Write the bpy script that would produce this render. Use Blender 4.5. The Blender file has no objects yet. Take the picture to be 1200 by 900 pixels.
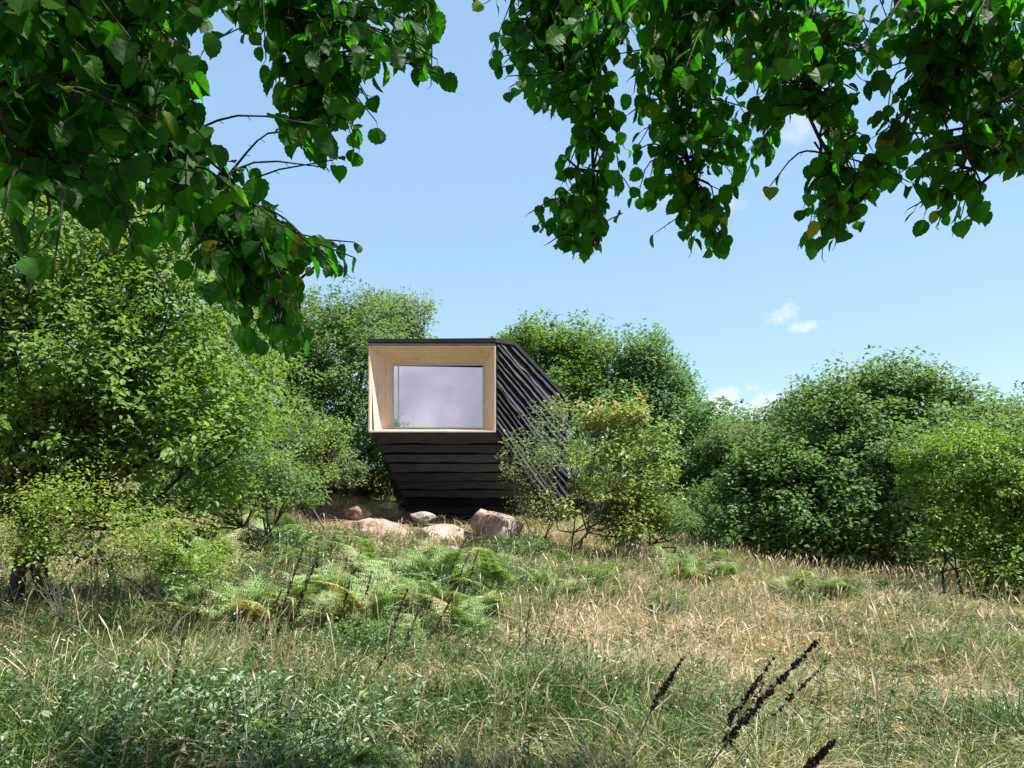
import bpy, math, time
import numpy as np
R = np.random.RandomState(7)
T0 = time.time()
# ------------------------------------------------------------------ basics
F, CX, HY, EYE = 900.0, 600.0, 590.0, 1.6
def P(px, py, Y):
    return np.array([(px - CX) / F * Y, Y, EYE + (HY - py) / F * Y])
def PX(p):
    p = np.asarray(p, float)
    Y = np.maximum(p[..., 1], .05)
    return CX + F * p[..., 0] / Y, HY - F * (p[..., 2] - EYE) / Y
def nrm(a):
    a = np.asarray(a, float)
    return a / np.maximum(np.linalg.norm(a, axis=-1, keepdims=True), 1e-9)
COL = bpy.data.collections.new('place'); bpy.context.scene.collection.children.link(COL)

def vnoise(x, y, seed=0):
    x = np.asarray(x, float); y = np.asarray(y, float)
    xi = np.floor(x).astype(np.int64); yi = np.floor(y).astype(np.int64)
    fx = x - xi; fy = y - yi; fx = fx*fx*(3-2*fx); fy = fy*fy*(3-2*fy)
    def h(a, b):
        n = (a*374761393 + b*668265263 + seed*974634777) & 0x7fffffff
        n = ((n ^ (n >> 13)) * 1274126177) & 0x7fffffff
        n = n ^ (n >> 16)
        return (n & 0xffff) / 65535.0
    return (h(xi,yi)*(1-fx)+h(xi+1,yi)*fx)*(1-fy) + (h(xi,yi+1)*(1-fx)+h(xi+1,yi+1)*fx)*fy
def fbm(x, y, seed=0, o=3):
    s = 0; a = .5; t = 0
    for i in range(o):
        s = s + a*vnoise(x*2**i, y*2**i, seed+i); t += a; a *= .5
    return s/t

class MB:
    """collects geometry; build() links it as one mesh object"""
    def __init__(s): s.v=[]; s.n=0; s.f=[]; s.a=[]; s.uv=[]; s.mi=[]
    def add(s, V, Fc, val=0.5, uv=None, mi=0):
        V = np.asarray(V, float).reshape(-1,3); k = len(V)
        s.v.append(V)
        s.a.append(np.broadcast_to(np.asarray(val, float), (k,)).copy())
        s.uv.append(np.zeros((k,2)) if uv is None else np.asarray(uv, float).reshape(-1,2))
        if not isinstance(Fc, list) or (len(Fc) and not isinstance(Fc[0], np.ndarray)): Fc = [np.asarray(Fc)]
        for q in Fc:
            if len(q): s.f.append(q + s.n); s.mi.append(np.full(len(q), mi))
        s.n += k
    def build(s, name, mats, parent=None, smooth=False):
        V = np.concatenate(s.v).astype(np.float32)
        if parent is not None: V = V - np.array(parent.location, dtype=np.float32)
        me = bpy.data.meshes.new(name)
        cnt = sum(len(q) for q in s.f); lp = sum(q.size for q in s.f)
        me.vertices.add(len(V)); me.vertices.foreach_set('co', V.ravel())
        me.loops.add(lp); me.loops.foreach_set('vertex_index', np.concatenate([q.ravel() for q in s.f]).astype(np.int32))
        me.polygons.add(cnt)
        tot = np.concatenate([np.full(len(q), q.shape[1]) for q in s.f])
        st = np.concatenate([[0], np.cumsum(tot)[:-1]]).astype(np.int32)
        me.polygons.foreach_set('loop_start', st)
        if not isinstance(mats, (list, tuple)): mats = [mats]
        for m in mats: me.materials.append(m)
        if len(mats) > 1: me.polygons.foreach_set('material_index', np.concatenate(s.mi).astype(np.int32))
        at = me.attributes.new('v', 'FLOAT', 'POINT'); at.data.foreach_set('value', np.concatenate(s.a).astype(np.float32))
        uv = np.concatenate(s.uv)
        if np.any(uv):
            z = np.zeros((len(uv),3), np.float32); z[:, :2] = uv
            at = me.attributes.new('lf', 'FLOAT_VECTOR', 'POINT'); at.data.foreach_set('vector', z.ravel())
        me.polygons.foreach_set('use_smooth', np.full(cnt, bool(smooth)))
        me.update(calc_edges=True)
        o = bpy.data.objects.new(name, me); COL.objects.link(o)
        if parent is not None: o.parent = parent
        return o
def tag(o, label=None, cat=None, group=None, kind=None):
    if label: o['label'] = label
    if cat: o['category'] = cat
    if group: o['group'] = group
    if kind: o['kind'] = kind
    return o
def thing(name, loc, label, cat, group=None):
    o = bpy.data.objects.new(name, None); o.location = [float(c) for c in loc]; o.empty_display_size = .1
    COL.objects.link(o); return tag(o, label, cat, group)

def tube(mb, pts, rad, sides=6, val=.5, jitter=0.0, mi=0, cap=True):
    pts = np.asarray(pts, float); n = len(pts)
    rad = np.broadcast_to(np.asarray(rad, float), (n,))
    tg = nrm(np.gradient(pts, axis=0))
    ref = np.array([0,0,1.]) if abs(tg[:,2]).mean() < .8 else np.array([1.,0,0])
    b = nrm(np.cross(tg, ref)); c = np.cross(b, tg)
    an = np.arange(sides)/sides*2*np.pi
    r = rad[:,None]*(1 + jitter*(R.rand(n, sides)-.5))
    V = pts[:,None,:] + r[...,None]*(np.cos(an)[None,:,None]*b[:,None,:] + np.sin(an)[None,:,None]*c[:,None,:])
    i = np.arange(n-1)[:,None]*sides; j = np.arange(sides)[None,:]; j2 = (j+1) % sides
    Q = np.stack([i+j, i+j2, i+sides+j2, i+sides+j], -1).reshape(-1,4)
    fs = [Q]
    if cap: fs.append(np.arange(sides)[None,:] + (n-1)*sides)
    mb.add(V, fs, val, mi=mi)
def curve(pts, n=12):
    """Catmull-Rom through points"""
    p = np.asarray(pts, float)
    p = np.vstack([2*p[0]-p[1], p, 2*p[-1]-p[-2]])
    out = []
    seg = len(p)-3
    for s in range(seg):
        a,b,c,d = p[s:s+4]
        m = max(2, n//seg)
        for t in np.linspace(0,1,m,endpoint=(s==seg-1)):
            out.append(.5*((2*b)+(-a+c)*t+(2*a-5*b+4*c-d)*t*t+(-a+3*b-3*c+d)*t**3))
    return np.array(out)

# ------------------------------------------------------------------ leaf templates (a along, w across, h up)
def T_kite(w=.33):
    return np.array([(0,0,0),(.42,w,.10),(1,0,-.08),(.42,-w,.10)]), [np.array([(0,1,2),(0,2,3)])]
def T_mid(w=.30):
    V = np.array([(0,0,0),(.2,w*.85,.06),(.55,w,.06),(1,0,-.14),(.55,-w,.06),(.2,-w*.85,.06),(.45,0,-.02)])
    return V, [np.array([(0,6,1),(1,6,2),(2,6,3),(3,6,4),(4,6,5),(5,6,0)])]
def T_broad(seed, asp=.42):
    r = np.random.RandomState(seed)
    n = 28; out = []; r0_ = r.rand()
    for k in range(n):
        th = 2*np.pi*k/n
        # ovate, heart-shaped base, pointed tip, toothed edge
        a = .5 - .5*math.cos(th); w = asp*1.05*math.sin(th)*(1 + (.10+.16*r0_)*math.cos(th))
        if k in (0,): a = 0.0
        tooth = 1 + (.045 if k % 2 else -.03) + (r.rand()-.5)*.05
        a = .5 + (a-.5)*tooth; w *= tooth
        if k == n//2: a = 1.10
        if k in (n//2-1, n//2+1): w *= .75
        out.append((a, w))
    out = np.array(out); inn = out*.5 + np.array([.5,0])*.5; inn[:,0] = .5+(out[:,0]-.5)*.5
    pts = np.vstack([[(.5,0)], inn, out])
    cv = .10 + r.rand()*.25; fo = .15 + r.rand()*.3; tw = (r.rand()-.5)*.3
    h = fo*np.abs(pts[:,1]) - cv*(pts[:,0]-.2)**2 + tw*pts[:,1]*pts[:,0] + .02*np.sin(pts[:,0]*22)*np.abs(pts[:,1])*2
    V = np.column_stack([pts, h])
    i = np.arange(n); j = (i+1) % n
    tri = np.column_stack([np.zeros(n,int), 1+i, 1+j]); quad = np.column_stack([1+i, 1+n+i, 1+n+j, 1+j])
    return V, [tri, quad]
def leaves(mb, pos, tip, nor, size, val, tpl, uv=False, stretch=None, mi=0):
    V, fs = tpl
    pos = np.asarray(pos); n = len(pos)
    if n == 0: return
    t = nrm(tip); nn = nrm(nor - (nor*t).sum(-1,keepdims=True)*t); b = np.cross(nn, t)
    size = np.broadcast_to(size, (n,))[:,None,None]
    st = np.ones(n) if stretch is None else stretch
    X = pos[:,None,:] + size*(V[None,:,0:1]*t[:,None,:] + V[None,:,1:2]*st[:,None,None]*b[:,None,:] + V[None,:,2:3]*nn[:,None,:])
    k = len(V); off = (np.arange(n)*k)[:,None,None]
    fl = [(f[None]+off).reshape(-1, f.shape[1]) for f in fs]
    val = np.broadcast_to(val, (n,))
    mb.add(X, fl, np.repeat(val, k), np.tile(V[:,:2], (n,1)) if uv else None, mi=mi)

# ------------------------------------------------------------------ materials
def mat(name):
    m = bpy.data.materials.new(name); m.use_nodes = True; nt = m.node_tree; nt.nodes.clear()
    o = nt.nodes.new('ShaderNodeOutputMaterial'); return m, nt, o
def N(nt, t, **k):
    n = nt.nodes.new(t)
    for a, b in k.items():
        if a.startswith('i_'):
            n.inputs[a[2:].replace('_',' ')].default_value = b
        else: setattr(n, a, b)
    return n
def ramp(nt, stops, fac=None, interp='LINEAR'):
    r = nt.nodes.new('ShaderNodeValToRGB'); cr = r.color_ramp; cr.interpolation = interp
    while len(cr.elements) > 1: cr.elements.remove(cr.elements[-1])
    cr.elements[0].position = stops[0][0]; cr.elements[0].color = (*stops[0][1], 1)
    for p, c in stops[1:]:
        e = cr.elements.new(p); e.color = (*c, 1)
    if fac is not None: nt.links.new(fac, r.inputs[0])
    return r
def leaf_mat(name, stops, trans=.35, rough=.45, spec=.4, tcol=(1.25,1.35,.5), veins=False):
    m, nt, o = mat(name); L = nt.links.new
    at = N(nt, 'ShaderNodeAttribute', attribute_name='v')
    rp = ramp(nt, stops, at.outputs['Fac'])
    col = rp.outputs[0]
    if veins:
        lf = N(nt, 'ShaderNodeAttribute', attribute_name='lf')
        sp = N(nt, 'ShaderNodeSeparateXYZ'); L(lf.outputs['Vector'], sp.inputs[0])
        ab = N(nt, 'ShaderNodeMath', operation='ABSOLUTE'); L(sp.outputs[1], ab.inputs[0])
        m1 = N(nt, 'ShaderNodeMath', operation='MULTIPLY_ADD'); L(ab.outputs[0], m1.inputs[0]); m1.inputs[1].default_value = -.9; L(sp.outputs[0], m1.inputs[2])
        m2 = N(nt, 'ShaderNodeMath', operation='MULTIPLY'); L(m1.outputs[0], m2.inputs[0]); m2.inputs[1].default_value = 8
        fr = N(nt, 'ShaderNodeMath', operation='PINGPONG'); L(m2.outputs[0], fr.inputs[0]); fr.inputs[1].default_value = .5
        lt = N(nt, 'ShaderNodeMath', operation='LESS_THAN'); L(fr.outputs[0], lt.inputs[0]); lt.inputs[1].default_value = .07
        lm = N(nt, 'ShaderNodeMath', operation='LESS_THAN'); L(ab.outputs[0], lm.inputs[0]); lm.inputs[1].default_value = .014
        mx = N(nt, 'ShaderNodeMath', operation='MAXIMUM'); L(lt.outputs[0], mx.inputs[0]); L(lm.outputs[0], mx.inputs[1])
        ml = N(nt, 'ShaderNodeMath', operation='MULTIPLY'); L(mx.outputs[0], ml.inputs[0]); ml.inputs[1].default_value = .20
        geo = N(nt, 'ShaderNodeTexCoord'); nz = N(nt, 'ShaderNodeTexNoise', i_Scale=60.0, i_Detail=2.0); L(geo.outputs['Object'], nz.inputs['Vector'])
        br = ramp(nt, [(.66,(0,0,0)),(.72,(1,1,1))], nz.outputs['Fac'])
        mc = N(nt, 'ShaderNodeMix', data_type='RGBA'); L(ml.outputs[0], mc.inputs['Factor']); L(col, mc.inputs['A']); mc.inputs['B'].default_value = (.13,.19,.05,1)
        md = N(nt, 'ShaderNodeMix', data_type='RGBA'); L(br.outputs[0], md.inputs['Factor']); L(mc.outputs['Result'], md.inputs['A']); md.inputs['B'].default_value = (.10,.07,.02,1)
        col = md.outputs['Result']
    pb = N(nt, 'ShaderNodeBsdfPrincipled', i_Roughness=rough); pb.inputs['Specular IOR Level'].default_value = spec
    L(col, pb.inputs['Base Color'])
    tm = N(nt, 'ShaderNodeMix', data_type='RGBA', blend_type='MULTIPLY'); tm.inputs['Factor'].default_value = 1
    L(col, tm.inputs['A']); tm.inputs['B'].default_value = (*tcol, 1)
    tr = N(nt, 'ShaderNodeBsdfTranslucent'); L(tm.outputs['Result'], tr.inputs['Color'])
    ms = N(nt, 'ShaderNodeMixShader'); ms.inputs[0].default_value = trans
    L(pb.outputs[0], ms.inputs[1]); L(tr.outputs[0], ms.inputs[2]); L(ms.outputs[0], o.inputs[0])
    return m
def noise_mat(name, stops, scale=4, detail=6, rough=.8, bump=.4, bscale=None, stretch=(1,1,1), spec=.3, dist=.01, rot=(0,0,0)):
    m, nt, o = mat(name); L = nt.links.new
    tc = N(nt, 'ShaderNodeTexCoord'); mp = N(nt, 'ShaderNodeMapping'); mp.inputs['Scale'].default_value = stretch; mp.inputs['Rotation'].default_value = rot
    L(tc.outputs['Object'], mp.inputs[0])
    nz = N(nt, 'ShaderNodeTexNoise', i_Scale=float(scale), i_Detail=float(detail), i_Roughness=.6); L(mp.outputs[0], nz.inputs['Vector'])
    rp = ramp(nt, stops, nz.outputs['Fac'])
    pb = N(nt, 'ShaderNodeBsdfPrincipled', i_Roughness=rough); pb.inputs['Specular IOR Level'].default_value = spec
    L(rp.outputs[0], pb.inputs['Base Color'])
    n2 = N(nt, 'ShaderNodeTexNoise', i_Scale=float(bscale or scale*4), i_Detail=5.0); L(mp.outputs[0], n2.inputs['Vector'])
    bp = N(nt, 'ShaderNodeBump', i_Strength=bump, i_Distance=dist); L(n2.outputs['Fac'], bp.inputs['Height']); L(bp.outputs[0], pb.inputs['Normal'])
    L(pb.outputs[0], o.inputs[0]); return m

G = {}
M = {}
M['bark'] = noise_mat('bark', [(.3,(.035,.03,.022)),(.6,(.10,.085,.065)),(.8,(.16,.15,.11))], 9, stretch=(1,1,.25), bump=.8, dist=.02)
M['barkdark'] = noise_mat('dark bark', [(.3,(.018,.014,.010)),(.7,(.05,.04,.03))], 9, stretch=(1,1,.25), bump=.8, dist=.02)
M['barkpale'] = noise_mat('pale bark', [(.3,(.16,.13,.10)),(.7,(.34,.29,.23))], 14, stretch=(1,1,.3), bump=.5)
M['near'] = leaf_mat('hanging leaf', [(0,(.014,.060,.010)),(.6,(.026,.105,.012)),(.9,(.05,.15,.016)),(.96,(.22,.17,.02)),(1,(.16,.06,.02))], trans=.6, rough=.5, spec=.2, tcol=(1.8,2.9,.42), veins=True)
M['hazel'] = leaf_mat('fresh green leaf', [(0, (0.076, 0.144, 0.031)), (0.5, (0.146, 0.24, 0.055)), (0.85, (0.229, 0.33, 0.094)), (1, (0.331, 0.396, 0.172))], trans=.45, tcol=(1.65,1.65,.85), rough=.52, spec=.28)
M['mid'] = leaf_mat('mid green leaf', [(0, (0.076, 0.137, 0.051)), (0.5, (0.131, 0.215, 0.081)), (0.85, (0.2, 0.293, 0.118)), (1, (0.276, 0.364, 0.152))], trans=.45, tcol=(1.65,1.65,.85), rough=.52, spec=.28)
M['blue'] = leaf_mat('blue green leaf', [(0, (0.069, 0.142, 0.06)), (0.5, (0.114, 0.216, 0.091)), (1, (0.187, 0.304, 0.14))], trans=.45, tcol=(1.65,1.65,.85), rough=.52, spec=.28)
M['grey'] = leaf_mat('grey green leaf', [(0, (0.088, 0.138, 0.062)), (0.5, (0.15, 0.219, 0.1)), (1, (0.25, 0.325, 0.163))], trans=.45, tcol=(1.65,1.65,.85), rough=.5, spec=.35)
M['gold'] = leaf_mat('yellow green leaf', [(0,(.12,.18,.045)),(.5,(.25,.33,.09)),(.82,(.40,.46,.15)),(.9,(.42,.42,.16)),(.95,(.50,.27,.15)),(1,(.52,.28,.19))], trans=.4, tcol=(1.25,1.3,.85), rough=.45, spec=.4)
M['thorn'] = leaf_mat('small yellow green leaf', [(0, (0.088, 0.16, 0.028)), (0.5, (0.176, 0.27, 0.05)), (0.9, (0.308, 0.374, 0.088)), (1, (0.462, 0.396, 0.088))], trans=.45, rough=.45, tcol=(1.5,1.55,.8))
M['fern'] = leaf_mat('bracken leaf', [(0, (0.12, 0.204, 0.054)), (0.5, (0.24, 0.336, 0.12)), (0.8, (0.36, 0.456, 0.228)), (1, (.36,.25,.13))], trans=.35, rough=.5)
M['grass'] = leaf_mat('grass blade', [(0,(.045,.10,.02)),(.3,(.10,.185,.035)),(.5,(.215,.255,.095)),(.68,(.40,.35,.20)),(.85,(.60,.49,.35)),(1,(.62,.42,.33))], trans=.3, rough=.55, spec=.25, tcol=(1.1,1.15,.6))
M['weed'] = leaf_mat('pale herb leaf', [(0,(.04,.09,.025)),(.5,(.09,.16,.055)),(.8,(.18,.26,.13)),(1,(.36,.42,.32))], trans=.3, rough=.4, spec=.5, tcol=(1.1,1.2,.7))
M['dock'] = noise_mat('dead seed head', [(.3,(.022,.015,.012)),(.7,(.075,.05,.038))], 20, rough=.8)
M['seedbrown'] = noise_mat('brown seed head', [(.3,(.05,.03,.02)),(.7,(.13,.08,.055))], 20, rough=.8)
M['dockstem'] = noise_mat('green brown stem', [(.3,(.06,.085,.04)),(.7,(.14,.15,.08))], 8, rough=.6)
M['deadstem'] = noise_mat('dry brown stem', [(.3,(.12,.08,.05)),(.7,(.26,.19,.12))], 8, rough=.7)

# ------------------------------------------------------------------ terrain
CP = [(600,900,4.3),(0,900,4.1),(-300,900,4.1),(1200,900,4.6),(1500,900,4.6),(300,800,6.0),(900,800,6.7),(0,770,6.8),(1200,790,7.6),(50,735,8.2),(-300,720,8.5),
 (250,720,9.0),(550,720,10.0),(800,735,10),(1050,722,11.5),(1200,722,12),(1600,730,12),(400,662,13.5),(250,665,13),(470,640,16),(560,636,17),(560,616,19.3),(490,612,20),
 (700,655,17),(850,668,17.5),(1000,690,17.5),(1200,705,17.5),(1500,710,17),(400,600,20),(300,590,20),(0,610,19),(-300,610,19),(650,612,22),(560,603,23),(450,570,28),(200,555,28),(-300,545,28),(800,600,27),(1100,655,26),(1500,670,26)]
cx, cz = [], []
for a, b, c in CP:
    p = P(a, b, c); cx.append(p[:2]); cz.append(p[2])
for x, y, z in [(0,0,0),(-6,0,.1),(6,0,-.05),(0,-9,-.2),(12,-8,0),(-12,-8,.2),(0,45,3.2),(-30,40,4),(30,40,1.2),(-30,10,1.2),(30,10,-.3),(0,2.2,0),(-3,2.2,.05),(3,2.2,0),(-14,6,.7),(14,6,-.1)]:
    cx.append(np.array([x,y], float)); cz.append(z)
cx = np.array(cx); cz = np.array(cz)
def _k(A): return np.sqrt(((A[:,None,:]-cx[None])**2).sum(-1) + 2.0)
Kc = _k(cx); wts = np.linalg.solve(Kc - 0.12*np.eye(len(cx)), cz - cz.mean())
def ground(x, y):
    x = np.asarray(x, float); y = np.asarray(y, float); sh = x.shape
    q = np.column_stack([x.ravel(), y.ravel()]); out = np.empty(len(q))
    for i in range(0, len(q), 60000): out[i:i+60000] = _k(q[i:i+60000]) @ wts
    out += cz.mean()
    r = np.hypot(q[:,0], q[:,1]-12); b = np.clip((r-38)/30, 0, 1); b = b*b*(3-2*b)
    out = out*(1-b) + 1.6*b
    out += (.13*(fbm(q[:,0]*.9, q[:,1]*.9, 3) - .5)*2 + .10*(vnoise(q[:,0]*2.6, q[:,1]*2.6, 9)-.5))*np.clip(1-b,0,1)*np.clip(r/1.0,0,1)
    return out.reshape(sh)
def gp(px, Y):
    x = (px-CX)/F*Y
    return np.array([x, Y, float(ground(np.array([x]), np.array([Y]))[0])])

def terrain():
    a = np.concatenate([-np.geomspace(40, 900, 14)[::-1], np.arange(-32, 32.01, .25), np.geomspace(40, 900, 14)])
    b = np.concatenate([-np.geomspace(20, 900, 14)[::-1], np.arange(-12, 40.01, .25), np.geomspace(48, 900, 14)])
    X, Y = np.meshgrid(a, b); Z = ground(X, Y); n, m = X.shape
    i = (np.arange(n-1)[:,None]*m + np.arange(m-1)[None]).ravel()
    mb = MB(); mb.add(np.column_stack([X.ravel(), Y.ravel(), Z.ravel()]), np.column_stack([i, i+1, i+m+1, i+m]))
    mt, nt, o = mat('meadow soil'); L = nt.links.new
    tc = N(nt, 'ShaderNodeTexCoord')
    n1 = N(nt, 'ShaderNodeTexNoise', i_Scale=1.3, i_Detail=8.0, i_Roughness=.7); L(tc.outputs['Object'], n1.inputs['Vector'])
    rp = ramp(nt, [(.3,(.035,.045,.015)),(.45,(.09,.085,.035)),(.6,(.19,.15,.075)),(.75,(.28,.21,.12))], n1.outputs['Fac'])
    n2 = N(nt, 'ShaderNodeTexNoise', i_Scale=7.0, i_Detail=9.0, i_Roughness=.7); L(tc.outputs['Object'], n2.inputs['Vector'])
    r2 = ramp(nt, [(.3,(.10,.062,.046)),(.5,(.23,.145,.108)),(.7,(.34,.245,.20))], n2.outputs['Fac'])
    # bare reddish earth in front of the cabin
    mp = N(nt, 'ShaderNodeMapping'); mp.vector_type = 'POINT'
    mp.inputs['Location'].default_value = (2.7*.20, -17.8*.22, 0); mp.inputs['Scale'].default_value = (.20,.22,0)
    L(tc.outputs['Object'], mp.inputs[0])
    ln = N(nt, 'ShaderNodeVectorMath', operation='LENGTH'); L(mp.outputs[0], ln.inputs[0])
    ad = N(nt, 'ShaderNodeMath', operation='MULTIPLY_ADD'); L(n1.outputs['Fac'], ad.inputs[0]); ad.inputs[1].default_value = .8; L(ln.outputs['Value'], ad.inputs[2])
    mk = ramp(nt, [(.0,(1,1,1)),(1.0,(1,1,1)),(1.25 if False else 1.0,(1,1,1))], ad.outputs[0])
    mr = N(nt, 'ShaderNodeMapRange'); mr.inputs['From Min'].default_value = 1.15; mr.inputs['From Max'].default_value = 1.45; mr.inputs['To Min'].default_value = 1; mr.inputs['To Max'].default_value = 0
    L(ad.outputs[0], mr.inputs['Value'])
    mx = N(nt, 'ShaderNodeMix', data_type='RGBA'); L(mr.outputs[0], mx.inputs['Factor']); L(rp.outputs[0], mx.inputs['A']); L(r2.outputs[0], mx.inputs['B'])
    pb = N(nt, 'ShaderNodeBsdfPrincipled', i_Roughness=.95); pb.inputs['Specular IOR Level'].default_value = .1
    L(mx.outputs['Result'], pb.inputs['Base Color'])
    bp = N(nt, 'ShaderNodeBump', i_Strength=.8, i_Distance=.06); L(n2.outputs['Fac'], bp.inputs['Height']); L(bp.outputs[0], pb.inputs['Normal'])
    L(pb.outputs[0], o.inputs[0])
    tag(mb.build('ground', mt, smooth=True), 'sloping meadow soil with bare reddish earth by the cabin', 'ground', kind='structure')
terrain()

# ------------------------------------------------------------------ cabin
def cabin():
    black, nt, o = mat('black stained board'); L = nt.links.new
    tc = N(nt, 'ShaderNodeTexCoord'); at = N(nt, 'ShaderNodeAttribute', attribute_name='v'); lf = N(nt, 'ShaderNodeAttribute', attribute_name='lf')
    mp = N(nt, 'ShaderNodeMapping'); mp.inputs['Scale'].default_value = (1.2, 22, 1); L(lf.outputs['Vector'], mp.inputs[0])
    nz = N(nt, 'ShaderNodeTexNoise', i_Scale=2.5, i_Detail=7.0, i_Roughness=.65); L(mp.outputs[0], nz.inputs['Vector'])
    ad = N(nt, 'ShaderNodeMath', operation='MULTIPLY_ADD'); L(at.outputs['Fac'], ad.inputs[0]); ad.inputs[1].default_value = .5; L(nz.outputs['Fac'], ad.inputs[2])
    rp = ramp(nt, [(.4,(.011,.014,.021)),(.75,(.028,.034,.046)),(1.0,(.078,.084,.098))], ad.outputs[0])
    pb = N(nt, 'ShaderNodeBsdfPrincipled', i_Roughness=.62); L(rp.outputs[0], pb.inputs['Base Color']); pb.inputs['Specular IOR Level'].default_value = .35
    bp = N(nt, 'ShaderNodeBump', i_Strength=.6, i_Distance=.012); L(nz.outputs['Fac'], bp.inputs['Height']); L(bp.outputs[0], pb.inputs['Normal'])
    L(pb.outputs[0], o.inputs[0])
    wood, nt, o = mat('pale larch'); L = nt.links.new
    tc = N(nt, 'ShaderNodeTexCoord'); lf = N(nt, 'ShaderNodeAttribute', attribute_name='lf')
    mp = N(nt, 'ShaderNodeMapping'); mp.inputs['Scale'].default_value = (1.0, 12, 1); L(lf.outputs['Vector'], mp.inputs[0])
    nz = N(nt, 'ShaderNodeTexNoise', i_Scale=2.2, i_Detail=6.0, i_Roughness=.6, i_Distortion=.6); L(mp.outputs[0], nz.inputs['Vector'])
    rp = ramp(nt, [(.3,(.66,.46,.30)),(.5,(.79,.60,.43)),(.7,(.86,.71,.55))], nz.outputs['Fac'])
    vo = N(nt, 'ShaderNodeTexVoronoi', i_Scale=4.0); m2 = N(nt, 'ShaderNodeMapping'); m2.inputs['Scale'].default_value = (1,1.6,1); L(lf.outputs['Vector'], m2.inputs[0]); L(m2.outputs[0], vo.inputs['Vector'])
    kn = ramp(nt, [(.0,(1,1,1)),(.06,(1,1,1)),(.10,(0,0,0))], vo.outputs['Distance'])
    mx = N(nt, 'ShaderNodeMix', data_type='RGBA'); L(kn.outputs[0], mx.inputs['Factor']); L(rp.outputs[0], mx.inputs['A']); mx.inputs['B'].default_value = (.24,.10,.04,1)
    pb = N(nt, 'ShaderNodeBsdfPrincipled', i_Roughness=.5); L(mx.outputs['Result'], pb.inputs['Base Color']); L(pb.outputs[0], o.inputs[0])
    metal = noise_mat('grey flashing', [(.3,(.18,.18,.19)),(.7,(.30,.30,.31))], 6, rough=.4, bump=.05)
    white = noise_mat('pale window bar', [(.3,(.55,.55,.57)),(.7,(.66,.66,.68))], 6, rough=.4, bump=.02)
    felt = noise_mat('black roof felt', [(.3,(.010,.010,.011)),(.7,(.028,.028,.030))], 12, rough=.8)
    glass, nt, o = mat('reflective glass'); L = nt.links.new
    gl = N(nt, 'ShaderNodeBsdfGlossy', i_Roughness=.015); gl.inputs['Color'].default_value = (.97,.95,1,1)
    tr = N(nt, 'ShaderNodeBsdfTransparent'); tr.inputs['Color'].default_value = (.75,.77,.80,1)
    ms = N(nt, 'ShaderNodeMixShader'); ms.inputs[0].default_value = .72; L(tr.outputs[0], ms.inputs[1]); L(gl.outputs[0], ms.inputs[2]); L(ms.outputs[0], o.inputs[0])
    inner = noise_mat('inner lining', [(.3,(.45,.36,.27)),(.7,(.55,.45,.34))], 3)

    x0, x1, yf, zb, zt = -3.45, -.41, 18.6, 3.36, 5.50
    d = np.array([.4472,.8944,0]); n = np.array([.8944,-.4472,0])
    A0 = np.array([x1, yf, 0.])
    def rp_(t, z, off=0): return A0 + d*t + np.array([0,0,z]) + n*off
    S = .664
    root = thing('timber_cabin', (-1.6, 21, 1.2), 'black faceted timber cabin with a large pale wood framed window, cantilevered above the rocks', 'cabin')
    # hull: closed dark shell the boards are fixed to
    e = .03
    top = [(0, zt), (.92,5.60), (2.12,5.27), (4.36,4.62)]
    hull = MB()
    def poly(pts): hull.add(np.array(pts), [np.arange(len(pts))[None]])
    Rt = [rp_(t, z, -e) for t, z in top]
    C_ = rp_(0, zb, -e); K_ = rp_(3.13, 1.50, -e); Kb = rp_(3.5, .4, -e); Jb = rp_(4.36, .4, -e)
    D_ = np.array([x0+.1, yf, zb]); E_ = np.array([-2.83, 21.6, 1.37]); E2 = np.array([-2.9, 22.2, .3]); F_ = np.array([-3.25, 22.5, 1.42]); F2 = np.array([-3.2,22.8,.3])
    A_ = np.array([x0+.02, yf, zt]); Bk = np.array([-3.2, 23.6, 4.5]); Bkb = np.array([-3.2, 23.8, .3]); Bt = np.array([-3.35, 20.6, 5.5])
    poly([C_, K_, Kb, Jb, Rt[3], Rt[2], Rt[1], Rt[0]])
    hz = np.array([0,.16,0]); poly([D_+hz, E_+hz, K_+hz, C_+hz]); poly([E_, E2, Kb, K_]); poly([D_, F_, E_]); poly([E_, F_, F2, E2])
    poly([A_, Bt, Bk, Bkb, F2, F_, D_]); poly([Rt[3], Jb, Bkb, Bk])
    poly([A_, Rt[0], Rt[1], Bt]); poly([Bt, Rt[1], Rt[2]]); poly([Bt, Rt[2], Rt[3], Bk])
    hull.build('wall', felt, root)

    # right-hand face: lapped waney boards running down and back
    def board_strip(mb, Pin, Pout_lo, Pin_lo, uvu, val):
        k = len(Pin)
        V = np.concatenate([Pin, Pout_lo, Pin_lo]); i = np.arange(k-1)
        Q = np.concatenate([np.column_stack([i, i+1, k+i+1, k+i]), np.column_stack([k+i, k+i+1, 2*k+i+1, 2*k+i])])
        ends = np.array([[0, k, 2*k, 2*k], [k-1, 2*k-1, 3*k-1, 3*k-1]])[:, :3]
        uv = np.concatenate([np.column_stack([uvu, np.full(k, val*7+.12)]), np.column_stack([uvu, np.full(k, val*7)]), np.column_stack([uvu, np.full(k, val*7-.03)])])
        mb.add(V, [Q, ends], val, uv)
    side = MB(); nb = 13; dz = 2.17/nb
    ts_all = np.linspace(-.05, 4.5, 92)
    topz = lambda t: np.interp(t, [a for a,_ in top], [b for _,b in top]) + .01
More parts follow.
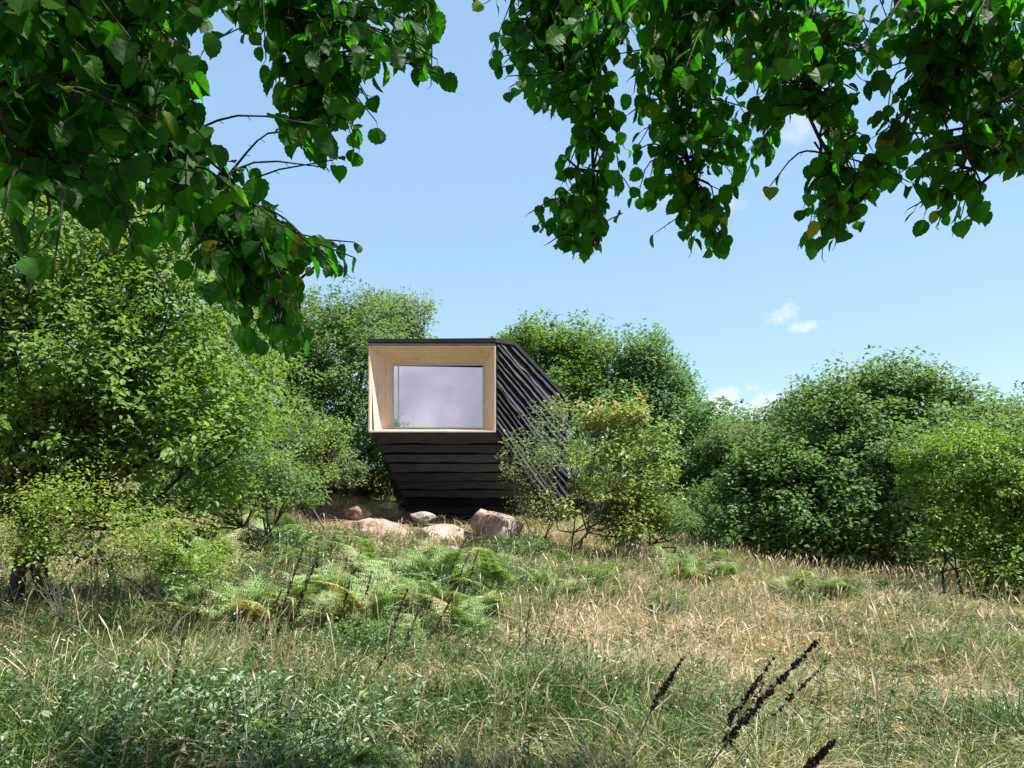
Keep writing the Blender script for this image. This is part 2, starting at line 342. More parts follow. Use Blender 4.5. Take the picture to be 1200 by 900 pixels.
    for k in range(-12, nb+10):
        s = k/nb; sl = -.60 + .27*np.clip(s,-.6,1.4); sl2 = -.60+.27*np.clip((k+1.25)/nb,-.6,1.4)
        wav = .055*(fbm(ts_all*2.2+k*13.1, ts_all*0+k, 5)-.5)*2
        lo = zb + k*dz + sl*ts_all + wav; hi = zb + (k+1.25)*dz + sl2*ts_all
        tz = topz(np.clip(ts_all,0,9)); hi = np.minimum(hi, tz)
        # lower limit: the lower edge C-K, then a vertical drop to the base
        lim = np.where(ts_all < 3.13, zb + 0 - (zb-1.50)/3.13*ts_all - .03, .5)
        ok = (lo < hi - .03) & (hi > lim + .02) & (lo > lim - .06)
        ext = (R.rand()-.5)*.09
        ok &= ts_all > -.04 + max(0, ext)
        if ok.sum() < 4: continue
        idx = np.where(ok)[0]
        for run in np.split(idx, np.where(np.diff(idx) > 1)[0]+1):
            if len(run) < 4: continue
            t = ts_all[run]; th = .075 + .02*R.randn()
            pin = np.array([rp_(a, b, .004) for a, b in zip(t, hi[run])]); pout = np.array([rp_(a, b, abs(th)+.02) for a, b in zip(t, lo[run])])
            pil = np.array([rp_(a, b+.004, .0) for a, b in zip(t, lo[run])])
            board_strip(side, pin, pout, pil, t, R.rand())
    side.build('side_cladding', black, root)
    # underside: horizontal lapped boards on the backward slope
    und = MB(); rows = 10; L0 = 3.45
    un = nrm(np.array([0, -S, -1.]))*1.0
    def up(x, w): return np.array([x, yf + w, zb - S*w])
    for k in range(-0, rows):
        w0 = 3.3*k/rows; w1 = 3.3*(k+1)/rows
        def xl(w): return np.interp(w, [0,3.0,3.4], [D_[0], E_[0], E_[0]])
        def xr(w): return x1 + w*.5 - .01
        xs0 = np.linspace(0, 1, 40)
        wav = .045*(fbm(xs0*5 + k*7.7, xs0*0+k, 8)-.5)*2
        lowx = xl(w1)+(xr(w1)-xl(w1))*xs0; hix = xl(w0)+(xr(w0)-xl(w0))*xs0
        pin = np.array([up(a, w0+(.13 if k else 0)) + un*.0 for a in hix]); pout = np.array([up(a, w1+b)+un*.075 for a, b in zip(lowx, wav)]); pil = np.array([up(a, w1+b-.03)-un*.05 for a, b in zip(lowx, wav)])
        board_strip(und, pin, pout, pil, lowx, R.rand())
    und.build('underside_cladding', black, root)
    # left chamfer boards
    lc = MB()
    for k in range(9):
        f0, f1 = k/9, (k+1)/9
        a0, a1 = D_+(E_-D_)*f0, D_+(E_-D_)*f1; b0, b1 = D_+(F_-D_)*f0, D_+(F_-D_)*f1
        nn = nrm(np.cross(E_-D_, F_-D_));  nn = nn if nn[1] < 0 else -nn
        ss = np.linspace(0,1,8)[:,None]
        board_strip(lc, a0+(b0-a0)*ss+nn*.005, a1+(b1-a1)*ss+nn*.07, a1+(b1-a1)*ss, ss[:,0], R.rand())
    lc.build('corner_cladding', black, root)
    # roof: black covering, lapped over the edges
    rf = MB()
    rt = [rp_(t, z+.0, .07) for t, z in top]; h = np.array([0,0,.085]); l = np.array([x0-.03, yf-.09, zt-.02]); r0 = rp_(-.08, zt-.02, .07)
    pl = [l, r0, rt[1], rt[2], rt[3], np.array([-3.3,23.7,4.5]), np.array([-3.5,20.6,5.5])]
    k = len(pl); V = np.array(pl + [p+h for p in pl]); V[k+1:k+5,2] += .02
    i = np.arange(k); j = (i+1) % k
    rf.add(V, [np.column_stack([i, j, k+j, k+i]), np.array([[k+0,k+1,k+2],[k+0,k+2,k+6],[k+6,k+2,k+3],[k+6,k+3,k+4],[k+6,k+4,k+5]]), np.array([[0,2,1],[0,6,2],[6,3,2],[6,4,3],[6,5,4]])])
    # overlapping board ends along the sloping edge
    ro = rf.build('roof', felt, root)
    rb = MB()
    for t in np.arange(-.0, 4.3, .16):
        z = float(topz(t)); c = rp_(t, z+.10, .09+.13*R.rand()); w = .07; dd = d*w; L_ = .5
        slope = (float(topz(t+.1))-z)/.1
        back = np.array([-.75,.2,.05])*L_
        q = [c, c+dd*2+np.array([0,0,slope*w*2+.01]), c+dd*2+back+np.array([0,0,slope*w*2+.02]), c+back]
        q = np.array(q); q2 = q - np.array([0,0,.035])
        rb.add(np.vstack([q,q2]), [np.array([[0,1,2,3],[7,6,5,4],[0,4,5,1],[1,5,6,2],[2,6,7,3],[3,7,4,0]])], R.rand(), np.tile(np.array([[0,0],[.1,.1],[1,.1],[1,0]]),(2,1)))
    rb.build('roof_board', black, ro)

    # window: splayed timber reveal
    yo, yi = yf-.03, yf+.5
    o4 = [(-3.43, 3.36), (-.425, 3.36), (-.425, 5.38), (-3.43, 5.38)]
    i4 = [(-2.97, 3.46), (-.70, 3.46), (-.70, 5.06), (-2.97, 5.06)]
    rev = MB()
    for k in range(4):
        a, b = o4[k], o4[(k+1)%4]; c, dd = i4[(k+1)%4], i4[k]
        q = np.array([(a[0],yo,a[1]),(b[0],yo,b[1]),(c[0],yi,c[1]),(dd[0],yi,dd[1])])
        ln = np.hypot(b[0]-a[0], b[1]-a[1])
        # planks: three boards across the reveal depth, each with a fine joint
        for s in range(3):
            f0, f1 = s/3+.004, (s+1)/3-.004
            pa = q[0]+(q[3]-q[0])*f0; pb_ = q[1]+(q[2]-q[1])*f0; pc = q[1]+(q[2]-q[1])*f1; pd = q[0]+(q[3]-q[0])*f1
            nv = nrm(np.cross(pb_-pa, pd-pa)); ctr = np.array([-1.9, yf, 4.3]);  nv = nv if np.dot(ctr-pa, nv) > 0 else -nv
            q8 = np.array([pa,pb_,pc,pd]); V = np.vstack([q8, q8-nv*.03])
            u0 = R.rand()*20; uvq = np.array([[u0, k*3+s],[u0+ln, k*3+s],[u0+ln, k*3+s+.17],[u0, k*3+s+.17]])
            rev.add(V, [np.array([[0,1,2,3],[0,4,5,1],[1,5,6,2],[2,6,7,3],[3,7,4,0]])], .5, np.vstack([uvq,uvq]))
    # front lip of the frame
    t = .035
    for (xa, za, xb, zb_) in [(-3.43-t,3.36-t,-.425+t,3.36),(-3.43-t,5.38,-.425+t,5.38+t),(-3.43-t,3.36,-3.43,5.38),(-.425,3.36,-.425+t,5.38)]:
        y0_, y1_ = yo-.012, yo+.12
        V = np.array([(xa,y0_,za),(xb,y0_,za),(xb,y0_,zb_),(xa,y0_,zb_),(xa,y1_,za),(xb,y1_,za),(xb,y1_,zb_),(xa,y1_,zb_)])
        u = V[:,[0,2]] if (xb-xa) > 1 else V[:,[2,0]]
        rev.add(V, [np.array([[0,1,2,3],[4,7,6,5],[0,4,5,1],[1,5,6,2],[2,6,7,3],[3,7,4,0]])], .5, u+np.array([3,7]))
    win = rev.build('window', wood, root)
    win['label'] = 'large pale wood window with deep splayed reveal'
    def box(mb, xa, ya, za, xb, yb, zc):
        V = np.array([(xa,ya,za),(xb,ya,za),(xb,ya,zc),(xa,ya,zc),(xa,yb,za),(xb,yb,za),(xb,yb,zc),(xa,yb,zc)])
        mb.add(V, [np.array([[0,1,2,3],[4,7,6,5],[0,4,5,1],[1,5,6,2],[2,6,7,3],[3,7,4,0]])])
    pn = MB(); pn.add(np.array([(-2.97,yi+.02,3.46),(-.70,yi+.13,3.46),(-.70,yi+.13,5.06),(-2.97,yi+.02,5.06)]), np.array([[0,1,2,3]]))
    g = pn.build('pane', glass); g.parent = win; g.matrix_parent_inverse = win.matrix_world.inverted(); g.location = (-root.location[0], -root.location[1], -root.location[2])
    sh = MB(); q = .03
    box(sh, -2.97,yi-.03,3.46,-.70,yi+.01,3.46+q); box(sh, -2.97,yi-.03,5.06-q,-.70,yi+.01,5.06)
    box(sh, -2.97,yi-.03,3.46+q,-2.97+q,yi+.01,5.06-q); box(sh, -.70-q,yi-.03,3.46+q,-.70,yi+.01,5.06-q)
    box(sh, -2.84,yi-.012,3.46+q,-2.815,yi+.01,5.06-q)
    f_ = sh.build('sash', white); f_.parent = win; f_.location = (-root.location[0], -root.location[1], -root.location[2])
    fl = MB(); box(fl, x0-.01, yf-.07, 5.425, x1+.01, yf+.05, 5.462); fl.build('flashing', metal, root)
    # inner room seen dimly through the glass
    rm = MB(); X0,X1,Y0,Y1,Z0,Z1 = -3.1,-.5,yi+.2,yi+2.2,3.3,5.15
    V = np.array([(X0,Y0,Z0),(X1,Y0,Z0),(X1,Y0,Z1),(X0,Y0,Z1),(X0,Y1,Z0),(X1,Y1,Z0),(X1,Y1,Z1),(X0,Y1,Z1)])
    rm.add(V, np.array([[4,5,6,7],[0,1,5,4],[1,2,6,5],[2,3,7,6],[3,0,4,7]])); rm.build('room_lining', inner, root)
cabin()

# ------------------------------------------------------------------ rocks
def rock(name, c, rad, label, cat, mt, seed, group=None, flat=.0):
    import bmesh
    bm = bmesh.new(); bmesh.ops.create_icosphere(bm, subdivisions=4, radius=1)
    rr = np.random.RandomState(seed); V = np.array([v.co for v in bm.verts])
    Fc = np.array([[v.index for v in f.verts] for f in bm.faces]); bm.free()
    # cut by random planes to give flat facets, then roughen
    for _ in range(13):
        dn = nrm(rr.randn(3)*np.array([1,1,.8])); t = .50 + rr.rand()*.35
        s = V @ dn; V = V - np.maximum(s-t, 0)[:,None]*dn*.85
    V *= 1 + .12*(fbm(V[:,0]*3+seed, V[:,1]*3+V[:,2]*2, seed)-.5)[:,None]*2 + .015*rr.randn(len(V),1)
    V = V*np.array(rad); mb = MB(); mb.add(V + c, Fc)
    o = thing(name, c, label, cat, group) if False else None
    ob = mb.build(name, mt, smooth=True); return tag(ob, label, cat, group)
granite = noise_mat('pink granite', [(.32,(.13,.085,.07)),(.44,(.28,.19,.15)),(.56,(.38,.29,.24)),(.66,(.30,.28,.22)),(.74,(.45,.40,.34))], 2.2, detail=9, rough=.85, bump=.9, dist=.03)
greyrock = noise_mat('weathered granite', [(.3,(.10,.09,.08)),(.5,(.27,.23,.20)),(.7,(.40,.37,.33))], 4.0, detail=9, rough=.9, bump=.9, dist=.03)
for i, (px, py, Y, rp, fy, lab, mt) in enumerate([
    (584,624,17.0,(.66,.6,.62),0,'large rounded pinkish boulder just below the right corner of the cabin',granite),
    (512,640,17.0,(.95,.9,.50),0,'flat reddish slab of rock just below the underside of the cabin',granite),
    (448,629,17.6,(1.0,.8,.46),0,'low reddish brown rock shelf left of the flat slab under the cabin',granite),
    (456,592,19.6,(.28,.25,.12),0,'small pale flat stone lying beside the left foot of the cabin',greyrock),
    (535,668,15.6,(.55,.5,.60),0,'pale grey boulder half sunk in grass in front of the large rounded boulder',greyrock),
    (495,607,18.6,(.34,.3,.16),0,'small loose grey stone lying against the base of the cabin',greyrock),
    (738,646,16.4,(.46,.4,.40),0,'pinkish stone poking out of the grass right of the leaning shrub',granite),
    (478,655,15.8,(.5,.45,.36),0,'low pinkish rock showing through grass left of the pale grey boulder',granite),
    (420,600,19,(.4,.3,.2),0,'small reddish stone on bare earth left of the cabin foot',granite),
    (18,552,15.5,(.5,.4,.5),0,'pale boulder glimpsed behind the trunk of the big green tree',greyrock)]):
    c = P(px, py, Y); rock('boulder' if max(rp) > .35 else 'stone', c, rp, lab, 'rock', mt, 40+i)

# ------------------------------------------------------------------ trees
def spray_crown(mb, lobes, ncl, nleaf, size, tpl, vb=(.0,.75), inner=.25, spread=.30, length=.55, seed=0, upb=.35, vtop=None):
    """leafy shoots through the volume of a set of lobes -> returns shoot roots for the branches"""
    r = np.random.RandomState(seed)
    w = np.array([l[3]**2 for l in lobes]); w /= w.sum()
    which = r.choice(len(lobes), ncl, p=w)
    C = np.array([l[0:3] for l in lobes])[which]; rad = np.array([l[3] for l in lobes])[which]
    sq = np.array([l[4] if len(l) > 4 else 1. for l in lobes])[which]
    dr = nrm(r.randn(ncl,3)); dr[:,2] = np.where(dr[:,2] < -.35, -dr[:,2]*.6, dr[:,2]); dr = nrm(dr)
    bump = .66 + .58*vnoise(dr[:,0]*2.3+which*5, dr[:,1]*2.3+dr[:,2]*2.3, seed)
    fr = np.where(r.rand(ncl) < inner, .25+.55*r.rand(ncl), bump*(.9 + .13*r.rand(ncl)))
    pos = C + dr*np.column_stack([rad, rad, rad*sq])*fr[:,None]
    ax = nrm(dr*.8 + np.array([0,0,upb]) + .35*r.randn(ncl,3))
    Ls = length*(.6+.8*r.rand(ncl)); cv = r.rand(ncl)
    k = nleaf
    t = r.rand(ncl, k)
    u = nrm(r.randn(ncl,k,3)); u = nrm(u - (u*ax[:,None]).sum(-1,keepdims=True)*ax[:,None]); u[...,2] *= .55
    rr = spread*(1-.55*t)*np.sqrt(r.rand(ncl,k))*(.6+.8*r.rand(ncl,1))
    p = pos[:,None] + ax[:,None]*(Ls[:,None]*(t-.3))[...,None] + u*rr[...,None]
    tip = u*.9 + ax[:,None]*.5 + np.array([0,0,-.25]) + .35*r.randn(ncl,k,3)
    nor = np.array([0,0,.95]) + ax[:,None]*.6 + .45*r.randn(ncl,k,3)
    v = vb[0] + (vb[1]-vb[0])*(.55*cv[:,None] + .45*r.rand(ncl,k))
    if vtop is not None:
        m = (r.rand(ncl,k) < vtop[1])&(pos[:,None,2] > vtop[0]); v = np.where(m, .9+.1*r.rand(ncl,k), v)
    leaves(mb, p.reshape(-1,3), tip.reshape(-1,3), nor.reshape(-1,3), size*(.6+.7*r.rand(ncl*k)), v.ravel(), tpl)
    return pos, ax, which

def tree(name, label, cat, base, lobes, ncl, nleaf, size, m, bark, r0=.15, tpl=None, group=None, seed=0, fork=.35, nbr=60, brad=.02, stems=1, **kw):
    base = np.array(base, float)
    root = thing(name, base, label, cat, group)
    rl = np.random.RandomState(seed+77); ext = []
    for i_, l_ in enumerate(lobes):
        for _ in range(3):
            d_ = nrm(rl.randn(3)*np.array([1,1,.7])+np.array([0,0,.45])); ext.append((l_[0]+d_[0]*l_[3]*.82, l_[1]+d_[1]*l_[3]*.82, l_[2]+d_[2]*l_[3]*.75, l_[3]*(.25+.2*rl.rand())))
    lobes = list(lobes)+(ext if kw.pop('ragged', True) else [])
    crown = MB(); pos, ax, wh = spray_crown(crown, lobes, ncl, nleaf, size, tpl or T_kite(), seed=seed, **kw)
    crown.build('crown', m, root)
    rr = np.random.RandomState(seed+5)
    tr = MB(); Cs = np.array([l[:3] for l in lobes]); cen = Cs.mean(0)
    forks = []
    for s in range(stems):
        b = base + np.array([rr.randn()*.22, rr.randn()*.22, -.25])*(1 if stems > 1 else .2)
        b[2] = base[2]-.25
        q = base + (cen-base)*fork + np.array([rr.randn(), rr.randn(), 0])*(.35 if stems > 1 else .1)
        c = curve([b, b+(q-b)*.5+rr.randn(3)*.08, q], 9); tube(tr, c, np.linspace(r0*1.2, r0*.75, len(c)), 8, jitter=.25)
        forks.append(q)
    tr.build('trunk', bark, root, smooth=True)
    br = MB()
    mids = []
    for i, l in enumerate(lobes):
        q = forks[i % stems] if len(mids) < len(lobes)-len(ext) else mids[(i-(len(lobes)-len(ext)))//3][-3]; k_ = 1 if len(mids) < len(lobes)-len(ext) else .4; e = np.array(l[:3])
        c = curve([q, q+(e-q)*.5+np.array([0,0,-.12])*np.linalg.norm(e-q)+rr.randn(3)*.1, e], 10)
        tube(br, c, np.linspace(r0*.5*k_, r0*.2*k_, len(c)), 6, jitter=.2); mids.append(c)
    for j in rr.choice(len(pos), min(nbr, len(pos)), replace=False):
        c0 = mids[wh[j]]; s = c0[rr.randint(3, len(c0))]
        e = pos[j]; c = curve([s, s+(e-s)*.5+np.array([0,0,-.05])+rr.randn(3)*.06, e+ax[j]*.2], 7)
        tube(br, c, np.linspace(brad, brad*.3, len(c)), 4)
    br.build('branch', bark, root, smooth=True)
    return root
def lob(*specs):
    out = []
    for s in specs:
        px, py, Y, r = s[:4]; c = P(px, py, Y); out.append((c[0], c[1], c[2], r/F*Y) + tuple(s[4:]))
    return out

# 1 big hazel at the left, close
tree('hazel_tree', 'large bright green leafy tree with dark forked trunk at the left edge', 'tree', gp(45, 8.3),
     lob((60,650,8.6,40),(120,600,8.2,55),(235,590,8.6,55),(10,600,8.6,60),(20,200,8.8,70),(90,260,8.6,60),(60,330,8.4,130),(190,390,8.2,100),(250,520,8.0,70),(150,490,7.9,90),(60,540,8.0,70),(200,330,8.6,90),(-60,420,8.6,150),(90,470,8.2,125),(225,505,8.4,82),(20,230,9,110),(265,450,9,60),(140,560,8.6,60),(-120,560,8.8,120),(-200,330,9,150)),
     2500, 28, .070, M['hazel'], M['barkdark'], r0=.075, tpl=T_mid(.30), seed=11, nbr=200, brad=.014, stems=3, fork=.45, spread=.17, length=.55, inner=.4, vb=(.05,.85))
# lower yellow-green thorny shrub in front of it
tree('thorn_shrub', 'low yellow green thorny shrub in front of the dark forked trunk', 'shrub', gp(180, 6.9),
     lob((80,605,6.8,40),(170,640,6.9,44),(245,670,7.2,34),(40,650,6.7,36)), 300, 20, .036, M['thorn'], M['bark'], r0=.014, tpl=T_kite(.34), seed=12, nbr=60, brad=.004, stems=4, fork=.4,
     spread=.2, length=.4, inner=.5, vb=(.1,1.0))
tree('bush', 'rounded green bush below the right side of the big leafy tree', 'shrub', gp(300, 13), lob((285,560,13,58),(335,580,13.5,36),(230,590,12.5,50)), 420, 34, .06, M['mid'], M['bark'], r0=.04, seed=13, stems=3, spread=.22, length=.35, vb=(.1,.9))
# trees behind, left
tree('broadleaf_tree', 'tall dense dark green tree left of the cabin with small leaves', 'tree', gp(385, 24),
     lob((370,410,24,62),(420,440,24,58),(345,465,23.5,56),(400,500,23.5,62),(430,390,25,44),(330,390,25,45),(445,520,24,50),(360,545,23,50)), 1150, 34, .125, M['mid'], M['bark'], r0=.2, seed=21, nbr=60, spread=.38, length=.8, vb=(.0,.7))
tree('willow_tree', 'pale grey green airy tree top rising behind the dense tree left of the cabin', 'tree', gp(462, 31),
     lob((468,385,31,30),(485,370,31,20),(450,372,31,22),(470,420,31,38)), 260, 34, .12, M['grey'], M['bark'], r0=.14, seed=22, nbr=60, spread=.35, length=.8, inner=.2, vb=(.2,.95))
tree('broadleaf_tree', 'green tree behind the big bright tree at the far left', 'tree', gp(180, 20), lob((200,420,20,90),(270,400,20,60),(290,470,19.5,60),(120,350,21,100),(240,520,19.5,70),(0,400,21,120),(-150,400,21,140),(60,520,20,110),(300,540,19,50)),
     1700, 34, .10, M['mid'], M['bark'], r0=.22, seed=23, spread=.36, length=.65, vb=(.1,.8))
tree('bush', 'grey green bush at the foot of the dense tree left of the cabin', 'shrub', gp(362, 18.6), lob((350,530,18.6,42),(385,560,18.6,34),(320,560,18.4,34)), 420, 34, .075, M['grey'], M['bark'], r0=.05, seed=24, stems=3, spread=.26, length=.45, vb=(.1,.8))
tree('sapling', 'thin young shrub with bright leaves beside the grey green bush', 'shrub', gp(378, 16.5), lob((378,530,16.5,24),(372,560,16.5,18),(390,505,16.5,14)), 90, 18, .075, M['hazel'], M['bark'], r0=.025, seed=25, stems=2, spread=.16, length=.3, vb=(.3,1))
# behind, right of the cabin
tree('broadleaf_tree', 'bright green rounded tree behind the sloping roof of the cabin', 'tree', gp(655, 28), lob((640,420,28,38),(680,415,28,32),(700,460,27.5,50),(650,480,28,60),(615,420,28.5,30)), 800, 32, .14, M['hazel'], M['bark'], r0=.2, seed=31, spread=.42, length=.85, vb=(.0,.65))
tree('broadleaf_tree', 'dark green domed tree behind the leaning yellow green shrub', 'tree', gp(745, 27), lob((745,440,27,40),(775,460,27,38),(735,500,26.5,55),(785,520,26.5,50),(750,560,26,60)), 950, 34, .13, M['blue'], M['bark'], r0=.2, seed=32, spread=.4, length=.8, vb=(.05,.8))
tree('broadleaf_tree', 'narrow dark tree top stepping down between the domed tree and the big right tree', 'tree', gp(810, 28), lob((800,490,28,30),(822,525,27,32),(800,560,26,45),(835,580,25,40)), 650, 36, .10, M['blue'], M['bark'], r0=.16, seed=33, spread=.36, length=.6, vb=(.05,.8))
tree('broadleaf_tree', 'pale dusty green tree on the left shoulder of the big right tree', 'tree', gp(905, 26), lob((895,522,26,30),(925,500,26,26),(955,485,26.5,22),(865,545,25,45),(915,560,25,50)), 900, 36, .10, M['grey'], M['bark'], r0=.18, seed=34, spread=.36, length=.6, vb=(.0,.62))
tree('sycamore_tree', 'biggest green tree on the right, its crown reaching down to the meadow', 'tree', gp(1010, 20.5),
     lob((1035,482,20.5,48),(1075,500,20.5,55),(985,510,20.2,62),(1040,560,19.8,80),(940,570,19.6,66),(1110,560,20.3,70),(980,610,19,58),(890,600,19.3,52),(1080,620,19.4,58),(1150,520,21,42),(1130,610,20,60),(940,640,18.6,46),(1010,650,18.6,44),(1080,655,18.8,42),(870,630,19,36)),
     2600, 38, .125, M['mid'], M['barkdark'], r0=.2, seed=35, nbr=110, spread=.36, length=.8, vb=(.0,.78), inner=.2, tpl=T_kite(.36))
tree('hazel_bush', 'yellow green bush with drooping branches at the right edge of the meadow', 'shrub', gp(1150, 14), lob((1125,560,14.2,50),(1165,590,13.8,50),(1085,545,14.5,26),(1210,600,13.8,60),(1190,545,14,44),(1180,650,13.4,40),(1260,600,14,70),(1120,640,13.6,36),(1170,690,13,30),(1230,680,13,50),(1090,600,14,30)),
     1150, 34, .07, M['thorn'], M['bark'], r0=.03, seed=36, stems=4, tpl=T_mid(.3), spread=.22, length=.5, vb=(.0,.7))
tree('broadleaf_tree', 'blue green tree at the far right edge behind the yellow green bush', 'tree', gp(1200, 27), lob((1185,530,27,34),(1230,520,27,50),(1290,500,27,60),(1200,600,26,70),(1300,600,26,80)), 900, 34, .11, M['blue'], M['bark'], r0=.2, seed=37, spread=.4, length=.6, vb=(.1,.8))
for i, (px, Y, py, r, lab) in enumerate([(560,34,500,70,'dark tree hidden behind the cabin, seen past its left side'),(870,36,545,60,'dark far tree seen through the gap left of the big right tree'),(1400,24,520,150,'dark green tree standing beyond the right edge of the bush'),(-330,19,420,190,'dark green tree standing beyond the left edge of the big bright tree')]):
    tree('broadleaf_tree', lab, 'tree', gp(px, Y), lob((px,py,Y,r),(px-r*.7,py+40,Y,r*.8),(px+r*.7,py+40,Y,r*.8),(px,py+80,Y,r)), 600, 30, .13, M['blue'], M['bark'], r0=.2, seed=50+i, spread=.5, length=.7, vb=(.0,.6))
for i_, (px, Y, py, r_, lab) in enumerate([(438,25,560,34,'dark bush filling the gap at the left foot of the cabin'),(672,24.5,560,40,'dark bush behind the leaning shrub, right of the cabin'),(822,23,610,36,'low green bush at the left foot of the big right tree'),(300,21,560,44,'low green bush under the dense tree left of the cabin')]):
    tree('bush', lab, 'shrub', gp(px, Y), lob((px,py,Y,r_),(px-r_*.8,py+20,Y,r_*.7),(px+r_*.8,py+20,Y,r_*.7)), 330, 30, .08, M['mid'], M['bark'], r0=.04, seed=150+i_, stems=3, spread=.28, length=.45, vb=(.0,.75))
wb = MB(); r_ = np.random.RandomState(9)
spray_crown(wb, [(x_, 38+3*math.sin(x_), float(ground(np.array([x_]),np.array([38.]))[0])+1.6, 3.0, .9) for x_ in np.arange(-34, 35, 2.6)], 2600, 26, .22, T_kite(.36), seed=8, spread=.6, length=.8, vb=(0,.6))
tag(wb.build('woods', M['blue']), 'dark far wood closing the view behind the trees', 'woods', kind='stuff')
# leaning shrub in front of the cabin's right side
tree('leaning_shrub', 'yellow green shrub with rusty leaf tips and pale slanting stems in front of the cabin', 'shrub', gp(650, 16.2),
     lob((700,502,16.6,18),(738,490,16.6,22),(765,522,16.6,19),(722,540,16.4,24),(768,562,16.5,18),(745,588,16.5,25),(700,585,16.2,18),(768,610,16.5,19),(672,540,16,12),(660,482,16.6,9),(730,625,16.3,22),(655,600,16,13)),
     400, 16, .115, M['gold'], M['bark'], r0=.035, seed=41, nbr=60, brad=.010, stems=3, fork=.3, tpl=T_kite(.27), spread=.22, length=.58, inner=.4, vb=(.0,.85), vtop=(3.2,.16))
tree('airy_shrub', 'sparse grey leaved shrub whose thin twigs cross the dark boards of the cabin', 'shrub', gp(632, 15.8),
     lob((640,540,15.8,34),(612,560,15.7,28),(655,500,16,26),(625,600,15.6,24),(600,530,15.7,18)), 210, 12, .062, M['grey'], M['bark'], r0=.018, seed=42, nbr=45, brad=.006, stems=3, fork=.35, tpl=T_kite(.3), spread=.16, length=.4, inner=.4, vb=(.3,1.))
tree('bush', 'dark glossy green bush at the foot of the leaning shrub', 'shrub', gp(760, 17.2), lob((750,610,17.2,34),(785,620,17.2,30),(720,610,17,26)), 330, 30, .06, M['mid'], M['bark'], r0=.04, seed=43, stems=3, spread=.2, length=.3, vb=(.0,.8))
print('trees', round(time.time()-T0,1))

